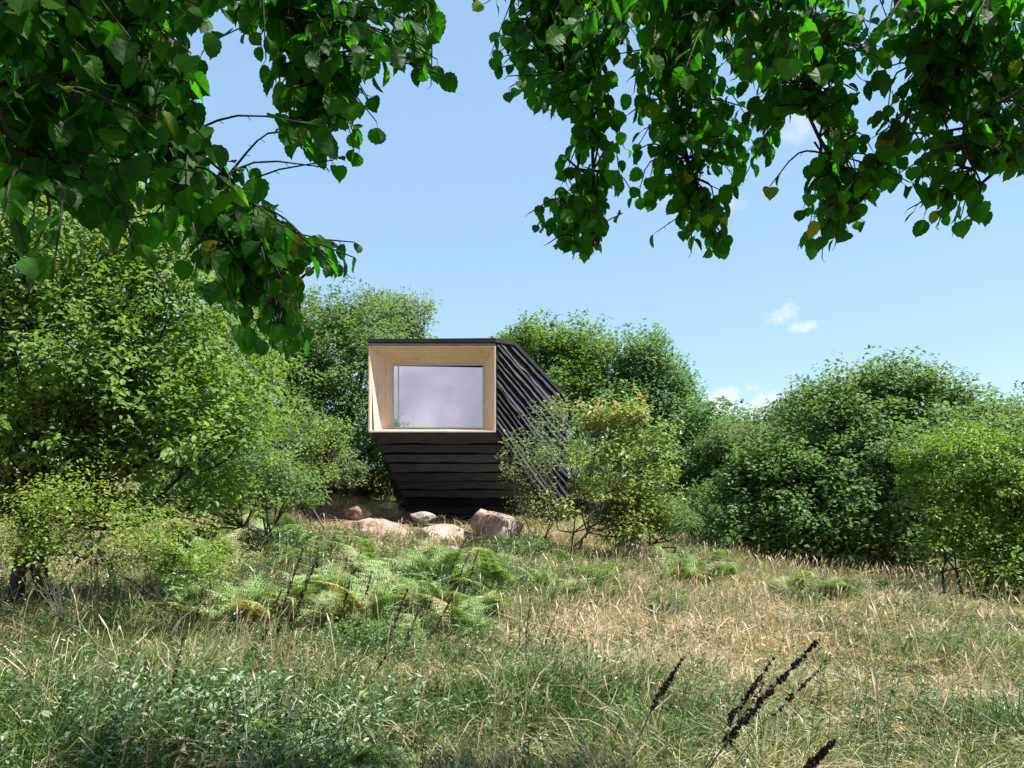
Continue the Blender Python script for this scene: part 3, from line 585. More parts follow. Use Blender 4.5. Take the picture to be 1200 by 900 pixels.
# ------------------------------------------------------------------ overhanging trees above the camera
def inpoly(x, y, poly):
    p = np.array(poly, float); ins = np.zeros(len(x), bool); j = len(p)-1
    for i in range(len(p)):
        c = ((p[i,1] > y) != (p[j,1] > y)) & (x < (p[j,0]-p[i,0])*(y-p[i,1])/(p[j,1]-p[i,1]+1e-9)+p[i,0]); ins ^= c; j = i
    return ins
def overhang(name, label, trunk_base, limbs, regions, seed, trunk_top, back_lobes, nback):
    r = np.random.RandomState(seed)
    root = thing(name, trunk_base, label, 'tree')
    tb = MB(); c = curve([np.array(trunk_base)-np.array([0,0,.3]), (np.array(trunk_base)+trunk_top)/2+r.randn(3)*.08, trunk_top], 12)
    tube(tb, c, np.linspace(.17,.10,len(c)), 12, jitter=.15); tb.build('trunk', M['bark'], root, smooth=True)
    bb = MB(); lp = []
    for l in limbs:
        pts = [np.array(trunk_top)] + [P(*q) for q in l[1:]]
        c = curve(pts, 26); tube(bb, c, np.linspace(l[0], l[0]*.22, len(c)), 7, jitter=.3); lp.append(c[3:])
    allp = np.vstack(lp)
    tpls = [T_broad(s, .40+.045*(s % 4)) for s in range(9)]
    LP, LT, LN, LS, LV = [], [], [], [], []
    for (poly, nend, Yr, sz, holes) in regions:
        pa = np.array(poly); done = 0; tries = 0
        while done < nend and tries < nend*40:
            tries += 1
            x = pa[:,0].min()+r.rand()*np.ptp(pa[:,0]); y = pa[:,1].min()+r.rand()*np.ptp(pa[:,1])
            if not inpoly(np.array([x]), np.array([y]), poly)[0]: continue
            if any((x-h[0])**2+(y-h[1])**2 < (h[2]*1.1)**2 for h in holes): continue
            done += 1
            Y = Yr[0]+(Yr[1]-Yr[0])*r.rand(); e = P(x, y, Y)
            dd = np.linalg.norm(allp-e, axis=1) + .35*np.maximum(e[2]-allp[:,2], 0)
            s = allp[np.argsort(dd)[r.randint(0, 4)]]
            if np.linalg.norm(e-s) > .55: s = e + (s-e)*(.5/np.linalg.norm(e-s)) + np.array([0,0,.06])
            mid = s+(e-s)*.5 + np.array([0,0,.05])+r.randn(3)*.03
            c = curve([s, mid, e], 9); q0 = len(LP); stalks_ = []
            ln = np.linalg.norm(e-s); nl = int(np.clip(ln/.045, 5, 13)); sd = 1
            for q in np.linspace(.15, 1, nl):
                f = q*(len(c)-1); i0 = int(min(f, len(c)-2)); p = c[i0]+(c[i0+1]-c[i0])*(f-i0); tg = nrm(c[i0+1]-c[i0])
                sv = nrm(np.cross(tg, [0,0,1]))*sd; sd = -sd
                pt = nrm(sv*.8 + tg*.5 + np.array([0,0,-.5]) + r.randn(3)*.25)
                stalk = .018; b0 = p + pt*stalk
                stalks_.append((p, b0))
                LP.append(b0); LT.append(nrm(pt*.55 + np.array([0,0,-.55]) + r.randn(3)*.28)); LN.append(nrm(np.array([0,-.35,.75])+r.randn(3)*.5+sv*.25)); LS.append(sz*.80*(.55+.6*r.rand()*(1.1-.35*q))); LV.append(r.rand()*.93 if r.rand() < .993 else .94+.06*r.rand())
            cc = np.array(LP[q0:]) + np.array(LT[q0:])*np.array(LS[q0:])[:,None]*.5; x_, y_ = PX(cc); kk_ = np.zeros(len(cc), bool)
            for (pp_, _, _, _, hh_) in regions:
                k2 = inpoly(x_, y_, pp_)
                for h in hh_: k2 &= ((x_-h[0])**2+(y_-h[1])**2 > h[2]**2)
                kk_ |= k2
            kk_ |= (y_ < -25)
            if kk_.mean() < .5:
                del LP[q0:], LT[q0:], LN[q0:], LS[q0:], LV[q0:]; continue
            tube(bb, c, np.linspace(.0050,.0018,len(c)), 4)
            for st_ in stalks_: tube(bb, np.array(st_), .0011, 3, cap=False)
    LP, LT, LN, LS, LV = map(np.array, (LP, LT, LN, LS, LV))
    ctr = LP + LT*LS[:,None]*.5; x, y = PX(ctr); keep = np.zeros(len(LP), bool)
    for (poly, _, _, _, holes) in regions:
        k = inpoly(x, y, poly)
        for h in holes: k &= ((x-h[0])**2+(y-h[1])**2 > h[2]**2)
        keep |= k
    keep |= (y < -25)
    LP, LT, LN, LS, LV = (a[keep] for a in (LP, LT, LN, LS, LV))
    cr = MB(); wh = r.randint(0, len(tpls), len(LP))
    for i, tp in enumerate(tpls):
        m = wh == i; leaves(cr, LP[m], LT[m], LN[m], LS[m], LV[m], tp, uv=True, stretch=.85+.3*r.rand(m.sum()))
    # the rest of the crown, above and behind the viewer
    pos, ax, w_ = spray_crown(cr, back_lobes, nback, 18, .075, T_mid(.38), seed=seed+1, spread=.3, length=.5, inner=.5, vb=(0,.9), upb=0.0)
    cr.build('crown', M['near'], root)
    for l in back_lobes:
        c = curve([np.array(trunk_top), (np.array(trunk_top)+np.array(l[:3]))/2+np.array([0,0,.2]), np.array(l[:3])], 8); tube(bb, c, np.linspace(.06,.02,len(c)), 6)
    bb.build('branch', M['barkdark'], root, smooth=True)
    print(name, len(LP), 'leaves', round(time.time()-T0,1))

left_main = [(-40,-120),(300,-120),(262,0),(250,70),(235,105),(250,165),(300,205),(330,235),(318,262),(365,280),(418,300),(405,322),(350,315),(345,345),(362,395),(345,410),(290,415),(270,380),(230,350),(190,340),(180,300),(140,300),(110,270),(80,240),(60,200),(-40,150)]
left_up = [(240,-100),(560,-100),(520,10),(515,60),(545,95),(520,110),(490,95),(470,75),(445,105),(445,160),(425,135),(405,140),(390,165),(400,205),(375,195),(345,175),(315,130),(318,100),(300,95),(275,60),(245,50)]
left_low = [(-40,140),(45,175),(45,215),(75,280),(65,345),(35,340),(0,300),(-40,300)]
overhang('overhanging_tree', 'dark leafy boughs hanging in from the top left corner, large toothed leaves', (-2.9,-.4,0), [
    (.045,(-120,-260,1.5),(20,-60,1.8),(130,80,2.1),(230,230,2.3),(330,345,2.5)),
    (.035,(0,-330,1.7),(180,-120,2.1),(300,-60,2.3),(345,10,2.5),(365,140,2.6)),
    (.03,(100,-300,1.9),(330,-160,2.4),(430,-60,2.6),(500,20,2.8)),
    (.025,(-150,-100,1.5),(-30,80,1.7),(60,230,1.9)),
    (.02,(60,-60,2),(190,90,2.4),(300,250,2.7),(380,295,2.9))],
  [(left_main, 300, (1.8,2.8), .083, [(228,55,10)]), ([(0,-60),(240,-60),(230,90),(170,160),(60,150),(0,120)], 165, (1.7,2.7), .084, []), (left_up, 125, (2.2,2.8), .088, [(290,60,14)]), (left_low, 6, (1.6,2.0), .085, []), ([(340,270),(425,285),(415,325),(345,318)], 9, (2.3,2.7), .07, []), ([(320,110),(445,110),(445,165),(400,208),(350,190)], 16, (2.4,2.8), .075, []), ([(270,330),(350,330),(365,412),(290,420)], 14, (2.2,2.5), .085, [])],
  101, (-2.1,.2,3.2), [(-2.4,.6,4.0,1.0,.7),(-1.4,1.2,4.3,1.0,.6),(-3.2,-.2,4.2,1.1,.8),(-2.2,-1.2,4.4,1.0,.7),(-3.6,1.6,4.2,1.0,.7)], 560)
right_main = [(555,-100),(1300,-100),(1300,200),(1185,205),(1150,180),(1110,195),(1120,225),(1150,250),(1110,280),(1085,240),(1075,250),(1040,235),(1000,290),(965,305),(930,280),(925,240),(900,250),(880,190),(860,255),(858,298),(808,300),(800,270),(790,245),(765,285),(740,265),(712,255),(695,305),(660,300),(638,290),(615,250),(640,235),(660,180),(645,130),(605,120),(580,95),(580,65),(600,45),(590,15),(556,12)]
rh = [(1010,60,12),(760,190,13),(830,215,14),(1055,90,14),(1120,150,14),(600,170,12),(720,110,12),(850,70,10),(1000,190,12),(940,165,30),(925,95,12),(965,100,10),(695,185,12),(650,160,20),(1178,120,12),(905,285,24)]
overhang('overhanging_tree', 'wide leafy bough across the top right of the view with sky showing between its leaves', (3.3,-.6,0), [
    (.022,(1500,-420,1.7),(1300,-160,2.2),(1150,10,2.5),(1090,90,2.7),(1010,235,2.9)),
    (.02,(1350,-330,2.0),(1080,-150,2.5),(810,-40,2.7),(940,60,2.8),(950,140,2.9),(985,200,2.9)),
    (.02,(1250,-380,2.0),(950,-240,2.6),(760,-40,2.9),(700,90,3.0),(695,200,3.1),(700,290,3.1)),
    (.018,(1100,-380,2.2),(800,-250,2.8),(650,-60,3.0),(680,120,3.1),(670,270,3.2)),
    (.014,(1400,-300,2.0),(1290,-40,2.3),(1230,80,2.4),(1130,150,2.6),(1150,215,2.7)),
    (.025,(1000,-250,2.5),(800,0,2.9),(800,160,3.0),(835,270,3.1))],
  [(right_main, 620, (2.6,3.6), .078, rh), ([(615,225),(700,220),(705,308),(640,300)], 16, (2.9,3.1), .075, rh), ([(800,235),(860,235),(860,300),(805,300)], 6, (2.9,3.2), .08, rh), ([(925,230),(1010,230),(1000,300),(930,290)], 12, (2.8,3.1), .08, rh), ([(1050,200),(1155,210),(1150,282),(1060,265)], 16, (2.7,3.0), .08, rh), ([(1120,100),(1260,100),(1260,200),(1150,195)], 34, (2.6,3.1), .078, rh), ([(560,-40),(650,-40),(650,135),(600,125),(575,70)], 34, (2.9,3.1), .07, rh), ([(560,-60),(1240,-60),(1240,90),(1000,60),(900,100),(640,60)], 150, (2.2,3.2), .09, [(940,95,14)])],
  202, (2.6,.1,3.5), [(2.2,.6,4.2,1.0,.7),(1.2,1.4,4.7,1.0,.6),(3.4,.4,4.4,1.1,.8),(2.6,-1.2,4.4,1.0,.7),(3.4,1.9,4.4,1.0,.6)], 300)

# ------------------------------------------------------------------ meadow
def gx(px, py):   # ground point under a pixel of the photograph, found by marching
    Y = np.linspace(3, 30, 400); x = (px-CX)/F*Y; z = EYE+(HY-py)/F*Y
    g = ground(x, Y); k = np.argmax(z < g); k = k if z[k] < g[k] else 300
    return np.array([x[k], Y[k]])
straw = [(*gx(px,py), s, a) for px,py,s,a in [(760,740,1.5,.30),(860,745,1.5,.28),(1120,705,2.5,.30),(980,730,1.5,.12),(700,790,.9,.10),(1000,850,.9,.08),(1080,820,.9,.14),(1180,830,.8,.12),(380,600,1.2,.2),(700,670,1.6,.14),(900,700,1.6,.20),(1190,700,2,.2),(300,790,.7,.10),(500,760,.9,.05)]]
green = [(*gx(px,py), s, a) for px,py,s,a in [(300,700,2.0,.18),(430,800,1.4,.16),(150,800,1.5,.16),(560,800,.9,.1),(520,700,1.6,.14),(620,860,.7,.14),(1140,780,.9,.38),(1170,880,.6,.40),(720,850,.7,.28),(250,880,.9,.35),(100,870,.9,.32),(100,800,1.0,.22),(560,870,.6,.15),(440,740,.9,.15),(560,690,1.3,.22),(450,690,1.3,.25),(640,700,1.2,.22),(1040,870,.3,.0),(880,870,.6,.18),(30,720,1.5,.2),(840,650,1.2,.18),(400,880,.6,.2),(980,780,.8,.08)]]
tall = [(*gx(px,py), s, a) for px,py,s,a in [(1140,780,.8,.55),(1170,880,.5,.5),(720,850,.55,.7),(560,690,1.5,.5),(420,720,1.2,.5),(640,690,1.4,.4),(870,670,1.8,.8),(1000,690,1.5,.5),(150,760,1.0,.6),(330,740,.9,.5),(30,850,.9,.4),(640,740,.8,.3)]]
short = [(*gx(px,py), s, a) for px,py,s,a in [(1040,800,1.1,.45),(1100,850,.6,.3),(560,800,.8,.3),(960,860,.5,.2),(1000,740,1.2,.3)]]
def field(lst, x, y):
    o = np.zeros_like(x)
    for cx_, cy_, s, a in lst: o += a*np.exp(-(((x-cx_)/s)**2+((y-cy_)/(s*1.15))**2))
    return o
bare = [(*gx(440,614),1.3,1.3),(*gx(380,600),.9,.8),(*gx(520,612),1.4,1.2),(*gx(575,622),.8,.8),(*gx(360,615),.8,.6)]
def inside_cabin(x, y): return (y > 20.6) & (x > -3.1) & (x < -.4+(y-18.6)*.5)
def scatter(n, y0, y1, seed, power=1.0, margin=.92):
    r = np.random.RandomState(seed)
    u = r.rand(n); y = (y0**power + (y1**power-y0**power)*u)**(1/power)
    x = (r.rand(n)*2-1)*(margin*y+1.3)
    return x, y
def meadow():
    mb = MB()
    tot = 0
    for (n, y0, y1, wd, segs, seed) in [(285000, 2.0, 7.5, .0030, 3, 1), (300000, 7.5, 21, .0062, 2, 2), (70000, 20, 34, .012, 2, 3)]:
        r = np.random.RandomState(seed+60)
        x, y = scatter(n, y0, y1, seed, 1.15)
        cl = fbm(x*2.2, y*2.2, 4); fine = vnoise(x*7, y*7, 6)
        cl3 = fbm(x*4.5, y*4.5, 44, 2); dens = .05 + .75*cl + .9*cl3 + .25*fine - 1.1*field(bare, x, y) + .3*field(tall, x, y)
        k = (r.rand(n) < dens) & ~inside_cabin(x, y); x, y = x[k], y[k]; n = len(x)
        g = ground(x, y)
        cl = fbm(x*1.3, y*1.3, 14); c2 = fbm(x*3.1, y*3.1, 17, 2); st = field(straw, x, y); gr = field(green, x, y); tl = field(tall, x, y); sh = field(short, x, y)
        gr = gr + .12*np.exp(-((y-3.5)/2.0)**2); v = .47 + .6*(cl-.5) + .7*(c2-.5) + st - gr
        dry = r.rand(n) < np.clip(.30+st*.9-gr*.4+.5*(c2-.5), .04, .8)
        v = np.clip(v + .13*r.randn(n), .02, .75); v = np.where(dry, .66+.3*r.rand(n), v)
        h = (.08 + .20*r.rand(n)**1.8)*(1 + 1.1*tl - 1.0*sh + .5*(cl-.5)*2 + .5*(c2-.5)); h = np.clip(h*(.6+.9*fbm(x*4.5, y*4.5, 44, 2)), .04, 1.0)
        flat = np.where(dry, 1.0, .5)
        az = r.rand(n)*2*np.pi; lean = h*(.2+flat*1.7*r.rand(n)**.8)
        az = np.where(r.rand(n) < .25, 2.6*np.pi*fbm(x*.8, y*.8, 31, 2)*2 + .5*r.randn(n), az)
        L = np.column_stack([np.cos(az), np.sin(az), np.zeros(n)])*lean[:,None]
        fa = r.rand(n)*np.pi*2; B = np.column_stack([np.cos(fa), np.sin(fa), np.zeros(n)])*(wd*(.5+1.5*r.rand(n)**2))[:,None]
        base = np.column_stack([x, y, g-.01])
        H = np.column_stack([np.zeros(n), np.zeros(n), h])
        droop = r.rand(n)[:,None]
        if segs == 3:
            p = [base, base+.22*L+.45*H, base+.6*L+.8*H, base+1.15*L+H*(1-.35*droop)]
            V = np.stack([p[0]-B, p[0]+B, p[1]-B*.95, p[1]+B*.95, p[2]-B*.7, p[2]+B*.7, p[3]], 1)
            o = (np.arange(n)*7)[:,None]
            mb.add(V, [np.concatenate([o+[0,1,3,2], o+[2,3,5,4]]), o+[4,5,6]], np.repeat(v, 7))
        else:
            p = [base, base+.35*L+.6*H, base+L*1.1+H*(1-.3*droop)]
            V = np.stack([p[0]-B, p[0]+B, p[1]-B*.9, p[1]+B*.9, p[2]], 1)
            o = (np.arange(n)*5)[:,None]
            mb.add(V, [o+[0,1,3,2], o+[2,3,4]], np.repeat(v, 5))
        tot += n
    # seed stalks
    r = np.random.RandomState(77)
    x, y = scatter(26000, 3, 20, 78, 1.2); k = (r.rand(len(x)) < .15+.8*field(straw,x,y)+.5*field(tall,x,y)-.9*field(bare,x,y)-.4*field(short,x,y)) & ~inside_cabin(x,y); x, y = x[k], y[k]; n = len(x)
    g = ground(x, y); h = .35+.35*r.rand(n); az = r.randn(n)*.9+.2; L = np.column_stack([np.cos(az), np.sin(az), np.zeros(n)])*(h*(.1+.35*r.rand(n)))[:,None]
    B = np.column_stack([np.cos(az+1.2), np.sin(az+1.2), np.zeros(n)])*(.0011+.00018*y)[:,None]; base = np.column_stack([x,y,g]); H = np.column_stack([np.zeros(n),np.zeros(n),h])
    p0, p1, p2, p3 = base, base+.3*L+.5*H, base+.75*L+.85*H, base+L*1.15+H
    V = np.stack([p0-B, p0+B, p1-B, p1+B, p2-B, p2+B, (p2+p3)/2-B*3.2, (p2+p3)/2+B*3.2, p3], 1); o = (np.arange(n)*9)[:,None]
    mb.add(V, [np.concatenate([o+[0,1,3,2], o+[2,3,5,4], o+[4,5,7,6]]), o+[6,7,8]], np.repeat(.7+.3*r.rand(n), 9))
    tag(mb.build('grass', M['grass']), 'uneven meadow of green and straw coloured grass', 'grass', kind='stuff')
    print('grass', tot, round(time.time()-T0,1))
    # low broad leaved herbs between the grass
    r = np.random.RandomState(91); mb = MB()
    x, y = scatter(60000, 2.4, 20, 92, 1.1); k = (r.rand(len(x)) < .1+1.2*fbm(x*1.7,y*1.7,51)**2+.5*field(green,x,y)-.9*field(bare,x,y)) & ~inside_cabin(x,y); x, y = x[k], y[k]; n = len(x)
    z = ground(x, y) + .02 + .16*r.rand(n)*(1+field(green,x,y)*2)
    az = r.rand(n)*6.28; tip = np.column_stack([np.cos(az), np.sin(az), .5*r.randn(n)]); nor = np.array([0,0,1.])+.5*r.randn(n,3)
    leaves(mb, np.column_stack([x,y,z]), tip, nor, .025+.035*r.rand(n)+.0012*y, .05+.7*r.rand(n), T_kite(.26))
    # leafy stems, thick in the lower left corner
    def stems(cen, n, hh, size, v0, v1, sd):
        rr = np.random.RandomState(sd)
        for _ in range(n):
            a = cen[0]+rr.randn()*cen[2]; b = cen[1]+rr.randn()*cen[3]
            if b < 2.3: continue
            g = float(ground(np.array([a]), np.array([b]))[0]); h = hh*(.6+.7*rr.rand()); ln = rr.randn(2)*.12
            c = curve([(a,b,g-.02),(a+ln[0]*.4,b+ln[1]*.4,g+h*.5),(a+ln[0],b+ln[1],g+h)], 6); tube(mb, c, np.linspace(.003,.0015,len(c)), 3, val=.4)
            kk = int(10+h*18); t = np.linspace(.12,1,kk); idx = t*(len(c)-1); i0 = np.minimum(idx.astype(int), len(c)-2); p = c[i0]+(c[i0+1]-c[i0])*(idx-i0)[:,None]
            ang = np.arange(kk)*1.57*(1) + (np.arange(kk)%2)*3.14 + rr.rand()*6
            tip = np.column_stack([np.cos(ang), np.sin(ang), .45-.5*rr.rand(kk)+t*.5]); nor = np.array([0,0,1.])+.3*rr.randn(kk,3)
            leaves(mb, p, tip, nor, size*(.6+.6*rr.rand(kk))*(1.1-.5*t), v0+(v1-v0)*rr.rand(kk), T_mid(.17))
    for px, py, sx, sy, n_, hh, sz, v0, v1 in [(330,880,.5,.35,70,.36,.09,.6,1.0),(110,885,.5,.3,60,.36,.09,.6,1.0),(30,830,.35,.4,45,.42,.08,.3,1.0),(230,840,.6,.5,45,.26,.05,.0,.6),(470,890,.3,.25,30,.25,.06,.1,.7),
                                   (720,850,.35,.3,45,.3,.07,.0,.5),(1170,890,.4,.3,60,.3,.05,.0,.5),(1140,780,.7,.6,80,.32,.06,.0,.5),(580,690,1.2,.8,140,.5,.07,.1,.7),(450,720,.9,.7,110,.45,.07,.1,.7),(870,665,1.0,.8,80,.5,.08,.2,.8),(60,760,.8,.6,60,.4,.06,.0,.5),(640,660,.7,.5,60,.5,.08,.0,.6),(980,690,1.1,.6,90,.4,.08,.1,.7),(1180,690,.8,.5,60,.4,.08,.0,.5)]:
        c = gx(px, py); stems((c[0], c[1], sx, sy), n_, hh, sz, v0, v1, int(px+py))
    for px, py, sx, sy, n_, hh, sz, v0, v1 in [(330,690,1.3,.9,120,.62,.085,.15,.75),(430,705,1.1,.8,110,.6,.08,.1,.7),(520,700,.9,.8,80,.6,.085,.2,.8),(250,730,1.0,.7,80,.5,.07,.05,.55),(390,760,.9,.6,80,.42,.065,.05,.6),(620,690,.8,.6,60,.55,.08,.1,.7),
                                   (820,672,1.1,.6,60,.55,.08,.3,.9),(930,690,1.2,.5,60,.45,.075,.3,.9),(440,650,1.0,.6,45,.5,.085,.2,.8),(560,660,.6,.5,40,.5,.085,.2,.8),(130,760,.8,.6,60,.45,.06,.0,.5),(60,700,1.0,.6,60,.5,.07,.0,.4),(730,665,.6,.4,35,.4,.08,.2,.8),(1100,700,1.5,.4,60,.4,.08,.1,.6)]:
        c = gx(px, py); stems((c[0], c[1], sx, sy), n_, hh, sz, v0, v1, int(px*3+py))
    for q in range(620):
        rq = np.random.RandomState(1000+q); b_ = 2.8+15*rq.rand()**.8; a_ = (rq.rand()**1.35*2-1)*.75*b_
        if field(bare, np.array([a_]), np.array([b_]))[0] > .4 or inside_cabin(a_, b_): continue
        stems((a_, b_, .12+.25*rq.rand(), .12+.2*rq.rand()), int(4+rq.rand()*12), .18+.3*rq.rand(), .035+.05*rq.rand(), .0, .4+.55*rq.rand(), 2000+q)
    tag(mb.build('weeds', M['weed']), 'pale leafy herbs and low weeds growing through the meadow grass', 'weeds', kind='stuff')
    # fallen dry litter
    r = np.random.RandomState(95); mb = MB(); x, y = scatter(90000, 2.6, 19, 96, 1.1); k = ~inside_cabin(x,y) & (field(bare,x,y) < .35+.3*r.rand(len(x))); x, y = x[k], y[k]; n = len(x)
    az = r.rand(n)*6.28; tip = np.column_stack([np.cos(az), np.sin(az), .25*r.randn(n)]); nor = np.array([0,0,1.])+.5*r.randn(n,3)
    leaves(mb, np.column_stack([x,y,ground(x,y)+.015+.09*r.rand(n)]), tip, nor, .06+.12*r.rand(n)+.003*y, .62+.38*r.rand(n), T_kite(.035))
    tag(mb.build('litter', M['grass']), 'dry broken grass stems lying between the living grass', 'litter', kind='stuff')
meadow()

# ------------------------------------------------------------------ bracken
def fern_mesh(seed):
    r = np.random.RandomState(seed); mb = MB(); nf = r.randint(3,6); a0 = r.rand()*6
    for f in range(nf):
        az = a0 + f*6.28/nf + r.randn()*.3; L = .56*(.8+.6*r.rand()); out = np.array([math.cos(az), math.sin(az), 0]); 
        c = curve([(0,0,0), out*L*.18+np.array([0,0,L*(.45+.25*r.rand())]), out*L*.55+np.array([0,0,L*(.75+.2*r.rand())]), out*L*1.1+np.array([0,0,L*(.6+.35*r.rand())])], 21)
        tube(mb, c, np.linspace(.006,.0015,len(c)), 4, val=.75, cap=False)
        fb_ = .95 if r.rand() < .14 else .1+.55*r.rand(); side = np.cross(out, [0,0,1]); npn = 12
        for q in range(npn):
            t = .28+.72*q/npn; i = t*(len(c)-1); i0 = int(min(i,len(c)-2)); p = c[i0]+(c[i0+1]-c[i0])*(i-i0); tg = nrm(c[i0+1]-c[i0])
            ll = L*.42*(1-(t-.28)/.76)**.85*(.85+.3*r.rand())
            for s in (-1,1):
                dr = nrm(side*s+tg*.45+np.array([0,0,-.12])+r.randn(3)*.06); nn = nrm(np.cross(dr, tg))*(-s); nn = nn if nn[2] > 0 else -nn
                kk = max(3, int(ll/.028)); u = np.linspace(.06,1,kk)
                for s2 in (-1,1):
                    pd = nrm(np.cross(nn, dr))*s2
                    pp = p + dr*(u*ll)[:,None] + np.array([0,0,-.10])*(u**2*ll)[:,None]
                    tip = np.tile(pd+dr*.45, (kk,1)); leaves(mb, pp, tip, np.tile(nn,(kk,1))+r.randn(kk,3)*.2, ll*.36*(1.08-u)+.010, np.clip(fb_+.3*(r.rand()-.5), 0, 1)*np.ones(kk), T_kite(.27))
    me_o = mb.build('frond', M['fern']); me = me_o.data; bpy.data.objects.remove(me_o); return me
FM = [fern_mesh(300+i) for i in range(5)]
def ferns(spots, label, group, seed, sc=(.8,1.2)):
    r = np.random.RandomState(seed)
    for k, (px, py) in enumerate(spots):
        c = gx(px, py)
        o = bpy.data.objects.new('bracken_fern', FM[r.randint(5)]); COL.objects.link(o)
        o.location = (c[0], c[1], float(ground(np.array([c[0]]), np.array([c[1]]))[0])-.02); s = sc[0]+(sc[1]-sc[0])*r.rand()
        o.scale = (s,s,s); o.rotation_euler = (r.randn()*.22, r.randn()*.22, r.rand()*6.28); tag(o, label, 'fern', group)
r = np.random.RandomState(5)
ferns([q for q in [(200+380*r.rand(), 632+130*r.rand()) for _ in range(95)] if q[1] > 668 or q[0] < 400], 'pale green bracken fern on the slope below the left foot of the cabin', 'bracken below the left of the cabin', 1, (.45,1.1))
ferns([(565+120*r.rand(), 668+55*r.rand()) for _ in range(18)], 'bracken fern at the foot of the leaning shrub beside the large boulder', 'bracken beside the large boulder', 2, (.4,.85))
ferns([(780+90*r.rand(), 672+22*r.rand()) for _ in range(14)], 'silvery bracken fern in front of the left side of the big right tree', 'bracken before the big right tree', 3, (.6,1.05))
ferns([(900+130*r.rand(), 690+22*r.rand()) for _ in range(8)], 'small bracken fern at the shady foot of the big right tree', 'bracken at the shady tree foot', 4, (.6,.9))
ferns([(470+70*r.rand(), 690+50*r.rand()) for _ in range(10)], 'bracken fern in the middle of the slope between dark dead stalks', 'bracken in the middle of the slope', 5)
ferns([(255,640),(300,622),(335,612),(280,650),(235,660)], 'yellowing bracken fern at the edge of the rounded green bush', 'bracken at the edge of the bush', 6)
ferns([(330,905),(390,925),(450,935)], 'fresh green fern in the lower left corner among pale herbs', 'ferns in the lower left corner', 8, (.45,.6))

for i_, (px, py, rp_, hh, mt_, lf_, lab) in enumerate([
    (785,725,20,.28,'mid',.05,'small dark green bushy plant alone in straw coloured grass right of centre'),
    (430,770,42,.30,'mid',.045,'dark low bramble patch below the middle slope stalks'),
    (365,745,34,.28,'grey',.05,'low grey green bramble at the foot of the tall brown dead stalks'),
    (250,745,36,.30,'mid',.045,'dark low bramble in the shade right of the yellow green thorny shrub'),
    (975,712,26,.30,'grey',.06,'grey green tufted plant in front of the big right tree'),
    (1045,704,22,.28,'grey',.06,'smaller pale tufted plant right of the grey green tufted plant'),
    (560,730,24,.26,'hazel',.05,'low bright green plant in the middle of the slope'),
    (690,690,30,.34,'hazel',.06,'bright green leafy clump below the leaning shrub'),
    (610,660,26,.50,'mid',.07,'dark leafy clump at the right foot of the large boulder'),
    (1150,790,46,.26,'mid',.03,'wide dark green leafy mound in the right side of the meadow'),
    (710,850,34,.22,'mid',.03,'dark green leafy mound at bottom centre')]):
    c_ = gx(px, py); rm_ = rp_/F*c_[1]; b_ = np.array([c_[0], c_[1], float(ground(np.array([c_[0]]), np.array([c_[1]]))[0])])
    tree('low_plant', lab, 'plant', b_, [(b_[0]+dx*rm_, b_[1]+dy*rm_, b_[2]+hh*.35, rm_*.7, min(1., hh/rm_*.8)) for dx, dy in ((0,0),(-.6,.2),(.6,-.1))], 150, 16, lf_, M[mt_], M['bark'], r0=.008, seed=400+i_, nbr=14, brad=.003, stems=3, fork=.3, spread=.09, length=.2, inner=.4, vb=(.05,.95), tpl=T_kite(.24))
# ------------------------------------------------------------------ dead flower stalks
def stalk(mbS, mbH, p0, p1, bend, r0, s0, ns, hsz, seed, kind=0):
    rr = np.random.RandomState(seed); p0 = np.array(p0); p1 = np.array(p1)
    c = curve([p0, (p0+p1)/2+np.array(bend), p1], 16); tube(mbS, c, np.linspace(r0, r0*.35, len(c)), 6, jitter=.1)
    t = np.sort(s0+(1-s0)*rr.rand(ns)**.8); i = t*(len(c)-1); i0 = np.minimum(i.astype(int), len(c)-2); p = c[i0]+(c[i0+1]-c[i0])*(i-i0)[:,None]
    # whorls of small seed pods
    off = nrm(rr.randn(ns,3))*(hsz*.45*(1.1-.7*(t-s0)/(1-s0+1e-6)))[:,None]
    for k in range(6):
        d = nrm(rr.randn(ns,3)); leaves(mbH, p+off-d*hsz*.22, d, rr.randn(ns,3), hsz*.55*(.7+.6*rr.rand(ns))*(1.1-.4*(t-s0)/(1-s0+1e-6)), .5, T_kite(.5))
def dead_plant(label, stalks, seed, group=None, mh='dock', name='dead_flower_stalk'):
    """stalks: (px_bottom, py_bottom, px_top, py_top, Y, head fraction, pods, pod size, stem radius)"""
    b = stalks[0]; Y = b[4]; a = P(b[0], b[1], Y); g = gp(b[0], Y)
    root = thing(name, g, label, 'plant', group)
    S, H = MB(), MB()
    for k, (x0, y0, x1, y1, Yd, s0, ns, hs, r_) in enumerate(stalks):
        p0 = P(x0, y0, Yd); zg = float(ground(np.array([p0[0]]), np.array([p0[1]]))[0])
        p1 = P(x1, y1, Yd+.08*k)
        if p0[2] > zg:  # carry the line on down to the soil
            dv = (p1-p0); p0 = p0 - dv*min(3,(p0[2]-zg)/max(dv[2],1e-3)); 
        p0[2] = min(p0[2], float(ground(np.array([p0[0]]), np.array([p0[1]]))[0]))
        full = np.linalg.norm(p1-p0); vis = np.linalg.norm(p1-P(x0,y0,Yd)); s = 1-(1-s0)*vis/full if s0 > 0 else 0
        S, H = MB(), MB(); stalk(S, H, p0, p1, (-.03*full, 0, .03*full), r_, s, ns, hs, seed+k)
        so_ = S.build('stem', M['dockstem'] if mh == 'dock' else M['deadstem'], root, smooth=True)
        ho_ = H.build('seed_head', M[mh], root); ho_.parent = so_
